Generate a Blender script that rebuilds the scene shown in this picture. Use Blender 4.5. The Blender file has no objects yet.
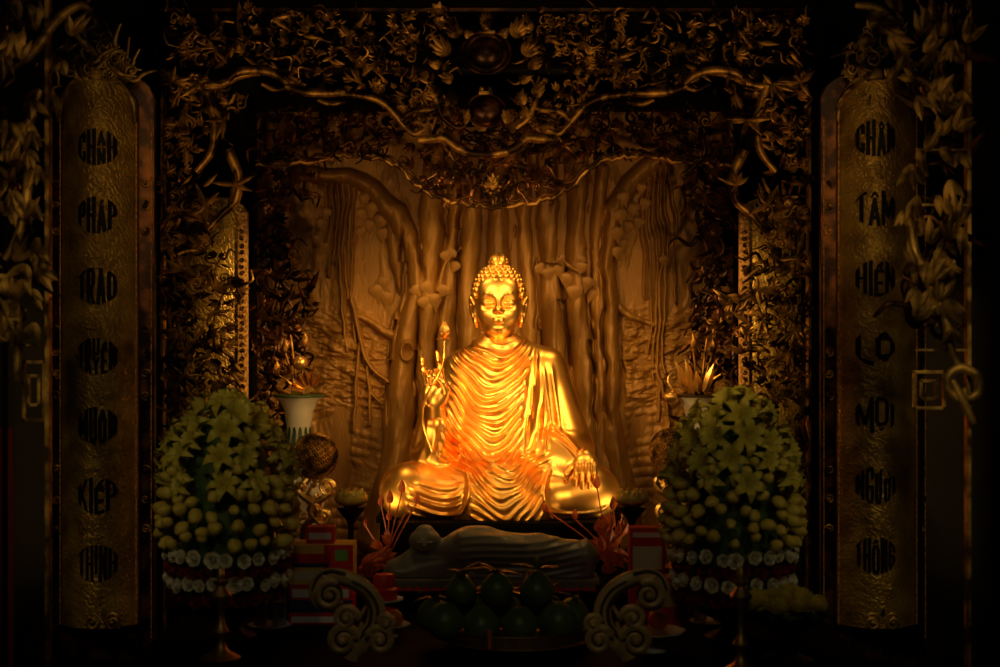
import bpy, bmesh, math, random
import numpy as np
from mathutils import Vector, Matrix, noise
import openvdb

rnd = random.Random(11)
scene = bpy.context.scene
COL = scene.collection
S = 0.006            # metres per photo pixel at the statue's depth (y = 0)
CAM_D = 9.0          # camera distance in front of the statue
CAM_Z = 2.2          # eye height


def at(px, py, y):
    """world point seen at photo pixel (px, py) when it stands at depth y"""
    k = S * (CAM_D + y) / CAM_D
    return Vector(((px - 500) * k, y, CAM_Z + (333.5 - py) * k))


def k_at(y):
    return S * (CAM_D + y) / CAM_D


# ------------------------------------------------------------------ materials
def principled(name, color, rough=0.5, metal=0.0, spec=0.5, **kw):
    m = bpy.data.materials.new(name)
    m.use_nodes = True
    b = m.node_tree.nodes['Principled BSDF']
    b.inputs['Base Color'].default_value = (*color, 1)
    b.inputs['Roughness'].default_value = rough
    b.inputs['Metallic'].default_value = metal
    b.inputs['Specular IOR Level'].default_value = spec
    for k, v in kw.items():
        b.inputs[k.replace('_', ' ')].default_value = v
    return m


def noisy(m, c1, c2, scale=8.0, detail=4.0, lo=0.35, hi=0.65, bump=0.0, bscale=60.0, rough=None, stretch=(1, 1, 1)):
    """vary the base colour between c1 and c2 by object-space noise, add a bump"""
    nt = m.node_tree
    b = nt.nodes['Principled BSDF']
    tc = nt.nodes.new('ShaderNodeTexCoord')
    mp = nt.nodes.new('ShaderNodeMapping')
    mp.inputs['Scale'].default_value = stretch
    nt.links.new(tc.outputs['Object'], mp.inputs['Vector'])
    n = nt.nodes.new('ShaderNodeTexNoise')
    n.inputs['Scale'].default_value = scale
    n.inputs['Detail'].default_value = detail
    nt.links.new(mp.outputs['Vector'], n.inputs['Vector'])
    r = nt.nodes.new('ShaderNodeValToRGB')
    r.color_ramp.elements[0].position = lo
    r.color_ramp.elements[1].position = hi
    r.color_ramp.elements[0].color = (*c1, 1)
    r.color_ramp.elements[1].color = (*c2, 1)
    nt.links.new(n.outputs['Fac'], r.inputs['Fac'])
    nt.links.new(r.outputs['Color'], b.inputs['Base Color'])
    if rough:
        mr = nt.nodes.new('ShaderNodeMapRange')
        mr.inputs['To Min'].default_value = rough[0]
        mr.inputs['To Max'].default_value = rough[1]
        nt.links.new(n.outputs['Fac'], mr.inputs['Value'])
        nt.links.new(mr.outputs['Result'], b.inputs['Roughness'])
    if bump:
        n2 = nt.nodes.new('ShaderNodeTexNoise')
        n2.inputs['Scale'].default_value = bscale
        n2.inputs['Detail'].default_value = 3
        nt.links.new(mp.outputs['Vector'], n2.inputs['Vector'])
        bp = nt.nodes.new('ShaderNodeBump')
        bp.inputs['Strength'].default_value = bump
        bp.inputs['Distance'].default_value = 0.01
        nt.links.new(n2.outputs['Fac'], bp.inputs['Height'])
        nt.links.new(bp.outputs['Normal'], b.inputs['Normal'])
    return m


# ------------------------------------------------------------------ mesh builder
class MB:
    def __init__(self):
        self.v = []
        self.f = []
        self.n = 0
        self.mi = []

    def add(self, verts, faces):
        n = self.n
        self.v.extend([tuple(p) for p in verts])
        self.f.extend([tuple(i + n for i in q) for q in faces])
        self.n += len(verts)

    def xadd(self, other, M):
        self.add([M @ Vector(p) for p in other.v], other.f)

    def box(self, lo, hi, bevel=0.0):
        x0, y0, z0 = lo
        x1, y1, z1 = hi
        if bevel <= 0:
            vs = [(x0, y0, z0), (x1, y0, z0), (x1, y1, z0), (x0, y1, z0), (x0, y0, z1), (x1, y0, z1), (x1, y1, z1), (x0, y1, z1)]
            fs = [(0, 3, 2, 1), (4, 5, 6, 7), (0, 1, 5, 4), (1, 2, 6, 5), (2, 3, 7, 6), (3, 0, 4, 7)]
            self.add(vs, fs)
            return
        bm = bmesh.new()
        bmesh.ops.create_cube(bm, size=1)
        for v in bm.verts:
            v.co = Vector(((x0 + x1) / 2 + v.co.x * (x1 - x0), (y0 + y1) / 2 + v.co.y * (y1 - y0), (z0 + z1) / 2 + v.co.z * (z1 - z0)))
        bmesh.ops.bevel(bm, geom=bm.edges[:], offset=bevel, segments=2, profile=0.7, affect='EDGES')
        bm.verts.index_update()
        self.add([v.co for v in bm.verts], [[v.index for v in f.verts] for f in bm.faces])
        bm.free()

    def tube(self, pts, rad, seg=8, cap=True, flat=1.0, up=None):
        """swept tube through pts, radius rad (number or list); flat squashes the section along 'up'"""
        pts = [Vector(p) for p in pts]
        n = len(pts)
        if not hasattr(rad, '__len__'):
            rad = [rad] * n
        vs, fs = [], []
        nrm = Vector(up) if up is not None else None
        last = None
        for i in range(n):
            t = pts[min(i + 1, n - 1)] - pts[max(i - 1, 0)]
            if t.length < 1e-9:
                t = Vector((0, 0, 1))
            t.normalize()
            if nrm is not None:
                a = nrm
            elif last is not None:
                a = last
            else:
                a = Vector((0, 0, 1)) if abs(t.z) < 0.9 else Vector((0, 1, 0))
            a = a - t * a.dot(t)
            if a.length < 1e-6:
                a = t.orthogonal()
            a.normalize()
            last = a
            b = t.cross(a)
            for k in range(seg):
                w = 2 * math.pi * k / seg
                vs.append(pts[i] + (a * math.cos(w) * flat + b * math.sin(w)) * rad[i])
        for i in range(n - 1):
            for k in range(seg):
                k2 = (k + 1) % seg
                fs.append((i * seg + k, i * seg + k2, (i + 1) * seg + k2, (i + 1) * seg + k))
        if cap:
            fs.append(tuple(range(seg - 1, -1, -1)))
            fs.append(tuple((n - 1) * seg + k for k in range(seg)))
        self.add(vs, fs)

    def lathe(self, prof, c=(0, 0, 0), seg=24, wob=None):
        """revolve (r, z) profile about z through c"""
        vs, fs = [], []
        n = len(prof)
        for i, (r, z) in enumerate(prof):
            for k in range(seg):
                w = 2 * math.pi * k / seg
                rr = r * (wob(w, i / (n - 1)) if wob else 1)
                vs.append((c[0] + rr * math.cos(w), c[1] + rr * math.sin(w), c[2] + z))
        for i in range(n - 1):
            for k in range(seg):
                k2 = (k + 1) % seg
                fs.append((i * seg + k, i * seg + k2, (i + 1) * seg + k2, (i + 1) * seg + k))
        if prof[0][0] > 1e-5:
            fs.append(tuple(range(seg - 1, -1, -1)))
        if prof[-1][0] > 1e-5:
            fs.append(tuple((n - 1) * seg + k for k in range(seg)))
        self.add(vs, fs)

    def ball(self, c, r, seg=10, rings=7, M=None):
        if not hasattr(r, '__len__'):
            r = (r, r, r)
        vs, fs = [], []
        vs.append(Vector((0, 0, -r[2])))
        for i in range(1, rings):
            a = -math.pi / 2 + math.pi * i / rings
            for k in range(seg):
                w = 2 * math.pi * k / seg
                vs.append(Vector((r[0] * math.cos(a) * math.cos(w), r[1] * math.cos(a) * math.sin(w), r[2] * math.sin(a))))
        vs.append(Vector((0, 0, r[2])))
        for k in range(seg):
            fs.append((0, 1 + (k + 1) % seg, 1 + k))
        for i in range(rings - 2):
            for k in range(seg):
                k2 = (k + 1) % seg
                fs.append((1 + i * seg + k, 1 + i * seg + k2, 1 + (i + 1) * seg + k2, 1 + (i + 1) * seg + k))
        t = len(vs) - 1
        for k in range(seg):
            fs.append((t, 1 + (rings - 2) * seg + k, 1 + (rings - 2) * seg + (k + 1) % seg))
        c = Vector(c)
        self.add([(M @ p if M else p) + c for p in vs], fs)

    def blade(self, base, tip, width, up, curl=0.0, n=6, ridge=0.25, thick=0.0, shape=None):
        """a leaf or petal: from base to tip, bending toward 'up' by curl, with a raised or sunk midrib"""
        base, tip, up = Vector(base), Vector(tip), Vector(up).normalized()
        d = tip - base
        L = d.length
        if L < 1e-6:
            return
        t = d / L
        up = (up - t * up.dot(t))
        if up.length < 1e-5:
            up = t.orthogonal()
        up.normalize()
        s = t.cross(up)
        vs, fs = [], []
        th = thick if thick else width * 0.12
        for i in range(n + 1):
            a = i / n
            w = (shape(a) if shape else math.sin(math.pi * min(1, (a * 0.93 + 0.07)) ** 0.8)) * width * 0.5
            c = base + d * a + up * (curl * L * (a * a if curl > 0 else a * a))
            rr = ridge * w
            vs += [c - s * w - up * 0, c + up * rr, c + s * w, c - up * th + up * rr * 0.5]
        for i in range(n):
            o = i * 4
            for q in range(4):
                q2 = (q + 1) % 4
                fs.append((o + q, o + q2, o + 4 + q2, o + 4 + q))
        fs.append((3, 2, 1, 0))
        o = n * 4
        fs.append((o, o + 1, o + 2, o + 3))
        self.add(vs, fs)

    def prism(self, outline, y0, y1, bevel=0.0):
        """outline is a list of (x, z); extruded from y0 (front) to y1"""
        bm = bmesh.new()
        vs = [bm.verts.new((x, y0, z)) for x, z in outline]
        f = bm.faces.new(vs)
        r = bmesh.ops.extrude_face_region(bm, geom=[f])
        bmesh.ops.translate(bm, verts=[g for g in r['geom'] if isinstance(g, bmesh.types.BMVert)], vec=(0, y1 - y0, 0))
        bmesh.ops.recalc_face_normals(bm, faces=bm.faces[:])
        if bevel:
            bmesh.ops.bevel(bm, geom=bm.edges[:], offset=bevel, segments=2, profile=0.6, affect='EDGES')
        bmesh.ops.triangulate(bm, faces=[f for f in bm.faces if len(f.verts) > 4])
        bm.verts.index_update()
        self.add([v.co for v in bm.verts], [[v.index for v in f.verts] for f in bm.faces])
        bm.free()


def finish(me, smooth=True, angle=None):
    if smooth:
        me.polygons.foreach_set('use_smooth', [True] * len(me.polygons))
        if angle:
            me.set_sharp_from_angle(angle=math.radians(angle))
    me.update()


def wloc(o):
    p = Vector((0, 0, 0))
    while o is not None:
        p += o.location
        o = o.parent
    return p


def obj(name, mb, mat, parent=None, smooth=True, angle=45, loc=None, local=False):
    # vertices come in world coordinates unless local; they are stored relative to the parent
    me = bpy.data.meshes.new(name)
    if parent is not None and not local and isinstance(mb, MB):
        q = wloc(parent)
        mb.v = [(p[0] - q.x, p[1] - q.y, p[2] - q.z) for p in mb.v]
    if isinstance(mb, MB):
        me.from_pydata(mb.v, [], mb.f)
    else:
        me.from_pydata(*mb)
    me.materials.append(mat)
    bm = bmesh.new()
    bm.from_mesh(me)
    bmesh.ops.recalc_face_normals(bm, faces=bm.faces[:])
    bm.to_mesh(me)
    bm.free()
    finish(me, smooth, angle)
    o = bpy.data.objects.new(name, me)
    COL.objects.link(o)
    if parent:
        o.parent = parent
    if loc is not None:
        o.location = loc
    return o


def tag(o, label=None, cat=None, group=None, kind=None):
    if label:
        o['label'] = label
    if cat:
        o['category'] = cat
    if group:
        o['group'] = group
    if kind:
        o['kind'] = kind
    return o


def thing(name, label, cat, loc=(0, 0, 0), group=None):
    o = bpy.data.objects.new(name, None)
    o.empty_display_size = 0.1
    COL.objects.link(o)
    o.location = loc
    return tag(o, label, cat, group)


def copy_tree(o, parent=None):
    c = o.copy()
    COL.objects.link(c)
    if parent:
        c.parent = parent
    for ch in list(o.children):
        copy_tree(ch, c)
    return c


def spline(pts, n=8):
    """Catmull-Rom through pts"""
    pts = [Vector(p) for p in pts]
    out = []
    P = [pts[0] * 2 - pts[1]] + pts + [pts[-1] * 2 - pts[-2]]
    for i in range(1, len(P) - 2):
        for k in range(n):
            t = k / n
            a, b, c, d = P[i - 1], P[i], P[i + 1], P[i + 2]
            out.append(0.5 * ((2 * b) + (c - a) * t + (2 * a - 5 * b + 4 * c - d) * t * t + (3 * b - a - 3 * c + d) * t ** 3))
    out.append(pts[-1])
    return out
# ------------------------------------------------------------------ signed-distance sculpting
class Field:
    def __init__(self, lo, hi, h):
        self.lo = np.array(lo, np.float32)
        self.h = h
        n = [int((hi[i] - lo[i]) / h) + 1 for i in range(3)]
        ax = [np.float32(lo[i]) + np.arange(n[i], dtype=np.float32) * np.float32(h) for i in range(3)]
        self.n = n
        self.ax = ax
        self.d = np.full(n, 40.0, np.float32)

    def win(self, lo, hi):
        sl = []
        for i in range(3):
            a = max(0, int((lo[i] - self.lo[i]) / self.h))
            b = min(self.n[i], int((hi[i] - self.lo[i]) / self.h) + 2)
            if b <= a:
                return None
            sl.append(slice(a, b))
        X = self.ax[0][sl[0]][:, None, None]
        Y = self.ax[1][sl[1]][None, :, None]
        Z = self.ax[2][sl[2]][None, None, :]
        return tuple(sl), X, Y, Z

    def put(self, sl, e, k, mode='u'):
        d = self.d[sl]
        if mode == 'u':
            if k > 0:
                h = np.maximum(k - np.abs(d - e), 0) / k
                self.d[sl] = np.minimum(d, e) - h * h * (k * 0.25)
            else:
                self.d[sl] = np.minimum(d, e)
        else:                                    # carve
            e = -e
            if k > 0:
                h = np.maximum(k - np.abs(d - e), 0) / k
                self.d[sl] = np.maximum(d, e) + h * h * (k * 0.25)
            else:
                self.d[sl] = np.maximum(d, e)

    def ell(self, c, r, k=6, mode='u', rz=0.0, ry=0.0):
        R = max(r) + k + 6
        w = self.win([c[i] - R for i in range(3)], [c[i] + R for i in range(3)])
        if w is None:
            return
        sl, X, Y, Z = w
        X, Y, Z = X - c[0], Y - c[1], Z - c[2]
        if rz:                                    # turn in the X-Y plane
            ca, sa = math.cos(rz), math.sin(rz)
            X, Y = X * ca + Y * sa, Y * ca - X * sa
        if ry:                                    # turn in the X-Z plane
            ca, sa = math.cos(ry), math.sin(ry)
            X, Z = X * ca + Z * sa, Z * ca - X * sa
        k0 = np.sqrt((X / r[0]) ** 2 + (Y / r[1]) ** 2 + (Z / r[2]) ** 2)
        k1 = np.sqrt((X / r[0] ** 2) ** 2 + (Y / r[1] ** 2) ** 2 + (Z / r[2] ** 2) ** 2) + 1e-6
        self.put(sl, k0 * (k0 - 1) / k1, k, mode)

    def cap(self, a, b, ra, rb, k=6, mode='u'):
        R = max(ra, rb) + k + 5
        lo = [min(a[i], b[i]) - R for i in range(3)]
        hi = [max(a[i], b[i]) + R for i in range(3)]
        w = self.win(lo, hi)
        if w is None:
            return
        sl, X, Y, Z = w
        ab = [b[i] - a[i] for i in range(3)]
        L = sum(q * q for q in ab) + 1e-9
        t = ((X - a[0]) * ab[0] + (Y - a[1]) * ab[1] + (Z - a[2]) * ab[2]) / L
        t = np.clip(t, 0, 1)
        e = np.sqrt((X - a[0] - t * ab[0]) ** 2 + (Y - a[1] - t * ab[1]) ** 2 + (Z - a[2] - t * ab[2]) ** 2) - (ra + (rb - ra) * t)
        self.put(sl, e, k, mode)

    def chain(self, pts, rad, k=4, mode='u'):
        for i in range(len(pts) - 1):
            self.cap(pts[i], pts[i + 1], rad[i], rad[i + 1], k, mode)

    def emboss(self, lo, hi, fn):
        """push the surface outward by fn(X, Y, Z)"""
        w = self.win(lo, hi)
        sl, X, Y, Z = w
        self.d[sl] -= fn(X, Y, Z).astype(np.float32)

    def mesh(self, smooth=0):
        g = openvdb.FloatGrid(5.0)
        d = np.clip(self.d, -5, 5)
        g.copyFromArray(np.ascontiguousarray(d.astype(np.float32)))
        p, q = g.convertToQuads(isovalue=0.0)
        return self.lo[None, :] + p * self.h, q[:, ::-1]


def sm(a, b, x):
    t = np.clip((x - a) / (b - a), 0, 1)
    return t * t * (3 - 2 * t)


def band(x, a, b, s):
    return sm(a - s, a + s, x) * (1 - sm(b - s, b + s, x))


def ridge(t, sharp=0.30):
    """periodic rounded fold: a narrow crest between broad hollows"""
    f = t - np.floor(t) - 0.5
    return np.exp(-(f / sharp) ** 2)


def build_statue():
    """units: photo pixels at the statue's depth; u right, v toward the wall, w up from the seat"""
    F = Field((-128, -84, -3), (130, 48, 192), 0.85)
    # legs and lap
    F.cap((-34, 2, 28), (-87, -38, 27), 30, 27, 0)
    F.cap((38, 2, 28), (91, -38, 25), 30, 26, 0)
    F.cap((-87, -40, 23), (12, -60, 13), 25, 17, 12)
    F.cap((91, -40, 22), (-8, -62, 12), 24, 16, 12)
    F.ell((3, -26, 15), (80, 45, 34), 14)
    F.ell((3, -26, 34), (56, 32, 24), 14)
    # torso
    F.ell((5, -2, 78), (50, 35, 52), 16)
    F.ell((5, 2, 128), (50, 31, 48), 18)
    F.cap((0, 8, 169), (-36, 6, 147), 17, 17, 16)
    F.cap((0, 8, 169), (48, 6, 149), 17, 19, 16)
    # left arm of the statue (right in view) and its hanging sleeve
    F.cap((50, 4, 150), (72, -2, 66), 18, 24, 9)
    F.cap((70, -6, 62), (82, -42, 56), 23, 14, 9)
    F.ell((62, -20, 50), (30, 30, 28), 12)
    F.cap((50, -22, 62), (73, -42, 50), 19, 13, 10)
    # right arm raised, sleeve hanging behind the forearm
    F.cap((-38, 4, 148), (-57, -12, 62), 17, 17, 7)
    F.cap((-60, 2, 112), (-70, 4, 62), 11, 19, 8)
    F.ell((-66, -14, 56), (20, 24, 14), 8)
    F.cap((-57, -22, 62), (-60, -36, 92), 15, 11.5, 6)
    # hem fan in the middle of the lap
    F.ell((6, -66, 12), (46, 15, 30), 9)
    F.ell((6, -50, 34), (30, 22, 20), 12)

    # ---- folds
    def chest(X, Y, Z):
        front = 1 - sm(-6, 8, Y)
        u = X + 3.0 - 0.05 * (Z - 110)
        rise = np.where(u < 0, 1.5, 2.1) * (np.sqrt(u * u + 28.0 ** 2) - 28.0)
        wob = 0.22 * np.sin(X * 0.085 + Z * 0.031) + 0.16 * np.sin(X * -0.13 + Z * 0.09 + 1.0)
        ph = (Z - rise) / 11.0 + wob
        edge = 23 + 0.0012 * (Z - 95) ** 2 + (Z - 100) * 0.06
        m = (1 - sm(-7, 5, X - edge)) * sm(-52, -38, X + 0.12 * (150 - Z)) * sm(48, 60, Z - 0.0 * X) * (1 - sm(168, 178, Z))
        amp = 3.0 + 1.0 * np.sin(Z * 0.13 + X * 0.05)
        half = 0.9 * ridge(2 * ph + 0.35, 0.2) * sm(-0.2, 0.8, np.sin(X * 0.11 + Z * 0.17))
        g1 = (amp * ridge(ph, 0.20) + half) * m
        q = (X - edge - 0.02 * (Z - 60)) / (9.4 + 1.3 * np.sin(X * 0.2))
        m2 = sm(-4, 4, X - edge) * (1 - sm(40, 50, X + 0.10 * (Z - 110))) * sm(56, 76, Z - 0.25 * (X - 30)) * (1 - sm(168, 178, Z))
        g2 = (2.6 + np.sin(Z * 0.05 + X)) * ridge(q + 0.3 * np.sin(Z * 0.035 + 0.6), 0.22) * m2
        return (g1 + g2) * front
    F.emboss((-60, -60, 46), (62, 10, 182), chest)

    def collar(X, Y, Z):                 # rounded fold edge running round the neck opening
        front = 1 - sm(4, 16, Y)
        rise = 0.028 * (X - 0.5) ** 2
        t = (Z - 158 - rise)
        return 2.4 * np.exp(-(t / 2.6) ** 2) * front * band(X, -30, 30, 5)
    F.emboss((-40, -60, 150), (40, 20, 188), collar)

    def sleeve(X, Y, Z):                 # few long folds down the upper arm in view and round the cuff
        t = (X - 56 - (150 - Z) * 0.12)
        a = 1.8 * np.exp(-((t + 3) / 2.2) ** 2) + 1.4 * np.exp(-((t + 11) / 2.0) ** 2)
        a = a * band(Z, 84, 150, 8)
        z0 = 90 - 0.020 * (X - 50) ** 2 - 0.25 * (X - 50)
        b = 2.6 * np.exp(-((Z - z0) / 2.6) ** 2) * band(X, 52, 92, 5)
        c = 1.8 * np.exp(-((Z - z0 + 9) / 2.4) ** 2) * band(X, 54, 92, 5)
        return (a + b + c) * (1 - sm(-2, 12, Y))
    F.emboss((40, -62, 44), (108, 14, 156), sleeve)

    def left_sleeve(X, Y, Z):
        t = (X + 60 + (120 - Z) * 0.2) / 10.0
        return 1.2 * ridge(t + 0.2 * np.sin(Z * 0.06), 0.28) * band(X, -98, -50, 5) * band(Z, 58, 118, 6) * (1 - sm(-4, 10, Y))
    F.emboss((-104, -60, 50), (-38, 14, 126), left_sleeve)

    def lap(X, Y, Z):
        fr = 1 - sm(-46, -32, Y)
        # U folds over the shin on the left in view
        u = X + 52
        ph = (Z - 0.012 * u * u - 0.06 * u + 1.2 * np.sin(X * 0.11)) / 9.0
        a = 3.2 * ridge(ph, 0.27) * band(X, -84, -36, 5) * band(Z, 1, 37, 3)
        # fan of nested folds in the middle
        u = X - 6 + 3 * np.sin(Z * 0.08)
        ph = (Z - 1.25 * (np.sqrt(u * u + 19.0 ** 2) - 19.0)) / 9.5 + 0.2 * np.sin(X * 0.13) + 0.15 * np.sin(X * 0.2 + Z * 0.1)
        b = (2.7 + np.sin(X * 0.16 + Z * 0.1)) * ridge(ph, 0.22) * band(X, -25, 42, 4) * (1 - sm(46, 58, Z))
        # edge lines either side of the fan
        e1 = 3.0 * np.exp(-((X + 29 - 0.25 * (Z - 22) + 0.012 * (Z - 22) ** 2) / 2.4) ** 2)
        e2 = 3.0 * np.exp(-((X - 45 + 0.16 * (Z - 20) - 0.012 * (Z - 20) ** 2) / 2.4) ** 2)
        e = (e1 + e2) * (1 - sm(44, 54, Z))
        # hem line along the calf on the right in view
        z0 = 5 + 0.010 * np.maximum(np.abs(X - 74) - 4, 0) ** 2
        c = 2.4 * np.exp(-((Z - z0) / 2.3) ** 2) * band(X, 48, 104, 4) + 1.6 * np.exp(-((Z - z0 + 6) / 2) ** 2) * band(X, 48, 100, 4)
        return (a + b + c + e) * fr
    F.emboss((-100, -84, -3), (112, -28, 64), lap)

    def lap_top(X, Y, Z):                # soft folds where the robe meets the lap
        t = (Z - 50 - 0.006 * (X - 5) ** 2 + 1.5 * np.sin(X * 0.09)) / 8.0
        return 1.5 * ridge(t, 0.3) * band(X, -46, 50, 6) * band(Z, 44, 66, 4) * (1 - sm(-34, -22, Y))
    F.emboss((-56, -84, 40), (60, -18, 72), lap_top)
    F.put((slice(None),) * 3, (-F.ax[2])[None, None, :] + np.zeros_like(F.d), 0, 'c') if False else None
    F.d = np.maximum(F.d, -F.ax[2][None, None, :])
    parts = [F.mesh()]

    # ---- head
    H = Field((-36, -40, 164), (38, 36, 276), 0.5)
    cu = 0.5
    H.cap((cu, 4, 164), (cu, 2, 192), 15.5, 14, 2)
    H.ell((cu, 3, 226), (24.5, 27, 29), 4)
    H.ell((cu, -4, 209), (21.8, 22.5, 26), 6)
    H.ell((cu, -16.5, 189), (10.5, 8, 7), 9)
    H.ell((cu, -19.0, 201), (11, 7.0, 10), 9)                              # muzzle
    H.ell((cu, -17.0, 229), (19, 9, 14), 8)                               # forehead
    for s in (-1, 1):
        H.ell((cu + s * 11.5, -15.5, 205), (8.5, 8.5, 9.0), 7)
        H.ell((cu + s * 10.4, -25.0, 215.5), (7.6, 3.2, 4.4), 5, 'c')     # eye hollow
    H.cap((cu, -24.6, 223), (cu, -30.3, 209.2), 1.7, 2.7, 4.5)            # nose
    H.ell((cu, -29.8, 208.6), (2.8, 2.8, 2.5), 2)
    for s in (-1, 1):
        H.ell((cu + s * 3.2, -27.2, 207.6), (2.2, 2.4, 2.0), 1.6)
        H.ell((cu + s * 9.8, -21.0, 215.8), (6.4, 3.8, 3.1), 1.2)         # lid
        H.chain([(cu + s * 4.0, -24.6, 214.4), (cu + s * 9.8, -25.3, 213.0), (cu + s * 15.4, -21.6, 214.6)], [0.4, 0.6, 0.4], 0.7, 'c')   # lid slit
        H.chain([(cu + s * 4.6, -24.8, 217.4), (cu + s * 9.8, -24.8, 219.4), (cu + s * 15.4, -21.4, 217.2)], [0.3, 0.4, 0.3], 0.7, 'c')
        H.chain([(cu + s * 3.6, -25.4, 223.4), (cu + s * 7, -25.6, 225.8), (cu + s * 12.0, -23.9, 226.2), (cu + s * 18.0, -18.4, 222.8)], [0.3, 0.6, 0.7, 0.3], 2.4)      # brow
        # ear with a long lobe
        H.chain([(cu + s * 24.0, 2, 214), (cu + s * 27.4, 5, 222), (cu + s * 27.8, 8, 218), (cu + s * 26.4, 7, 207), (cu + s * 23.6, 3, 197)], [2.2, 2.4, 2.4, 2.2, 2.6], 1.2)
        H.chain([(cu + s * 22.6, -1, 212), (cu + s * 23.2, 0, 204), (cu + s * 22.8, 1, 196.5), (cu + s * 21.8, 3, 192)], [2.3, 1.8, 2.6, 1.8], 1.2)
        H.ell((cu + s * 24.4, 5, 211), (2.0, 3, 7), 2)
    # lips, with a slight smile
    H.chain([(cu - 8.0, -24.0, 200.6), (cu - 3.4, -27.0, 200.5), (cu, -27.7, 199.7), (cu + 3.4, -27.0, 200.5), (cu + 8.0, -24.0, 200.6)], [0.4, 1.05, 0.95, 1.05, 0.4], 1.8)
    H.chain([(cu - 6.6, -24.6, 199.4), (cu - 2.5, -26.8, 197.5), (cu + 2.5, -26.8, 197.5), (cu + 6.6, -24.6, 199.4)], [0.4, 1.3, 1.3, 0.4], 2.0)
    H.ell((cu, -27.2, 192.6), (4.2, 1.4, 1.1), 3.0, 'c')                  # under the lower lip
    H.ell((cu, -28.6, 203.8), (0.9, 0.8, 1.8), 1.4, 'c')                  # philtrum
    H.emboss((-20, -30, 166), (22, 6, 186), lambda X, Y, Z: 0.9 * ridge((Z - 0.012 * X * X) / 6.5, 0.3) * band(Z, 168, 184, 2) * (1 - sm(0, 6, Y)) + 0 * X)
    parts.append(H.mesh())

    # ---- raised hand with the flower stem between the fingers
    R = Field((-84, -62, 84), (-36, -20, 176), 0.5)
    R.cap((-58.5, -30, 84), (-60.5, -40, 118), 11, 8.2, 2)                # forearm and wrist
    R.ell((-61, -42.5, 131), (12.6, 5.4, 15), 4)                          # palm
    R.ell((-54, -45.5, 126), (4.6, 4.6, 9), 4, 'u', 0, -0.35)             # thumb mound
    R.ell((-69, -44.5, 127), (3.6, 4.0, 9), 3)
    # little finger and index raised, middle and ring folded
    R.chain([(-69.5, -43, 141), (-72.5, -44.5, 152), (-73.6, -44.6, 159), (-73.8, -44, 165)], [3.3, 2.9, 2.6, 2.1], 1.6)
    R.chain([(-54.5, -43, 142), (-56.2, -43.4, 154), (-58, -43.2, 163), (-59.4, -42.5, 171)], [3.5, 3.2, 2.9, 2.3], 1.6)
    R.chain([(-59.8, -43, 143), (-60.4, -47.5, 152), (-61.2, -54, 148), (-61.4, -52, 141)], [3.5, 3.2, 3.0, 2.5], 1.2)
    R.chain([(-64.8, -43, 143), (-66.2, -47.2, 151), (-67, -53.4, 147), (-66.4, -51.4, 140)], [3.4, 3.1, 2.9, 2.4], 1.2)
    R.chain([(-53, -44, 122), (-49.8, -49, 133), (-53.0, -53.5, 141), (-57.4, -55.5, 145)], [4.2, 3.6, 3.1, 2.4], 1.6)
    # cuff of the sleeve
    R.cap((-58.2, -30, 84), (-59.2, -34.0, 95), 13.0, 11.0, 4)
    R.emboss((-84, -62, 84), (-36, -20, 104), lambda X, Y, Z: 1.0 * np.exp(-((Z - 96 + 0.15 * X + 9) / 1.8) ** 2) * (1 - sm(101, 103, Z)))
    hv, hq = R.mesh()
    hv[:, 2] -= 5.5
    parts.append((hv, hq))

    # ---- hand resting on the knee
    L = Field((58, -80, 24), (108, -36, 74), 0.5)
    L.cap((82, -36, 60), (84, -48, 60), 12, 9.5, 3)
    L.ell((84, -53, 56), (12.0, 6.5, 10), 5)
    for x0, x1, l in ((76.0, 74.0, 34.5), (81.6, 80.6, 31.5), (87.2, 87.0, 32), (92.6, 93.2, 35.5)):
        L.chain([(x0 * 0.6 + 84 * 0.4, -53.0, 62), (x0, -58.6, 53.5), (x0 * 0.6 + x1 * 0.4, -62.6, 46), (x1, -65.6, l + 5.5), (x1, -66.2, l)], [2.2, 2.7, 2.75, 2.55, 1.9], 1.0)
    L.chain([(75, -52, 57), (70, -55.5, 50), (66.4, -58.5, 44), (65.0, -59.5, 39.0)], [4.0, 3.4, 2.9, 2.2], 2.2)
    parts.append(L.mesh())

    vs, fs, n = [], [], 0
    for p, q in parts:
        vs.append(p)
        fs.append(q + n)
        n += len(p)
    return np.concatenate(vs), np.concatenate(fs)


def np_mesh(name, v, q, mat):
    me = bpy.data.meshes.new(name)
    me.vertices.add(len(v))
    me.vertices.foreach_set('co', v.astype(np.float32).ravel())
    me.loops.add(q.size)
    me.loops.foreach_set('vertex_index', q.astype(np.int32).ravel())
    me.polygons.add(len(q))
    me.polygons.foreach_set('loop_start', np.arange(0, q.size, q.shape[1], dtype=np.int32))
    me.polygons.foreach_set('use_smooth', np.ones(len(q), bool))
    me.update(calc_edges=True)
    me.validate()
    me.materials.append(mat)
    return me


M_GOLD = principled('statue_gold', (1.0, 0.55, 0.13), 0.30, 1.0)
noisy(M_GOLD, (0.98, 0.47, 0.08), (1.0, 0.57, 0.14), 5.0, 4, rough=(0.30, 0.46), bump=0.03, bscale=40)

SEAT = at(498, 522, 0)
SEAT.z += 0.064          # the front edge of the seat, not its middle, meets the pedestal line
TALL = 0.963
_v, _q = build_statue()
_v[:, 2] *= TALL
statue_me = np_mesh('seated_statue', _v * S, _q, M_GOLD)
statue = bpy.data.objects.new('seated_statue', statue_me)
COL.objects.link(statue)
statue.location = SEAT
tag(statue, 'large gilded seated robed statue with raised hand in the middle of the altar', 'statue')

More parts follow.
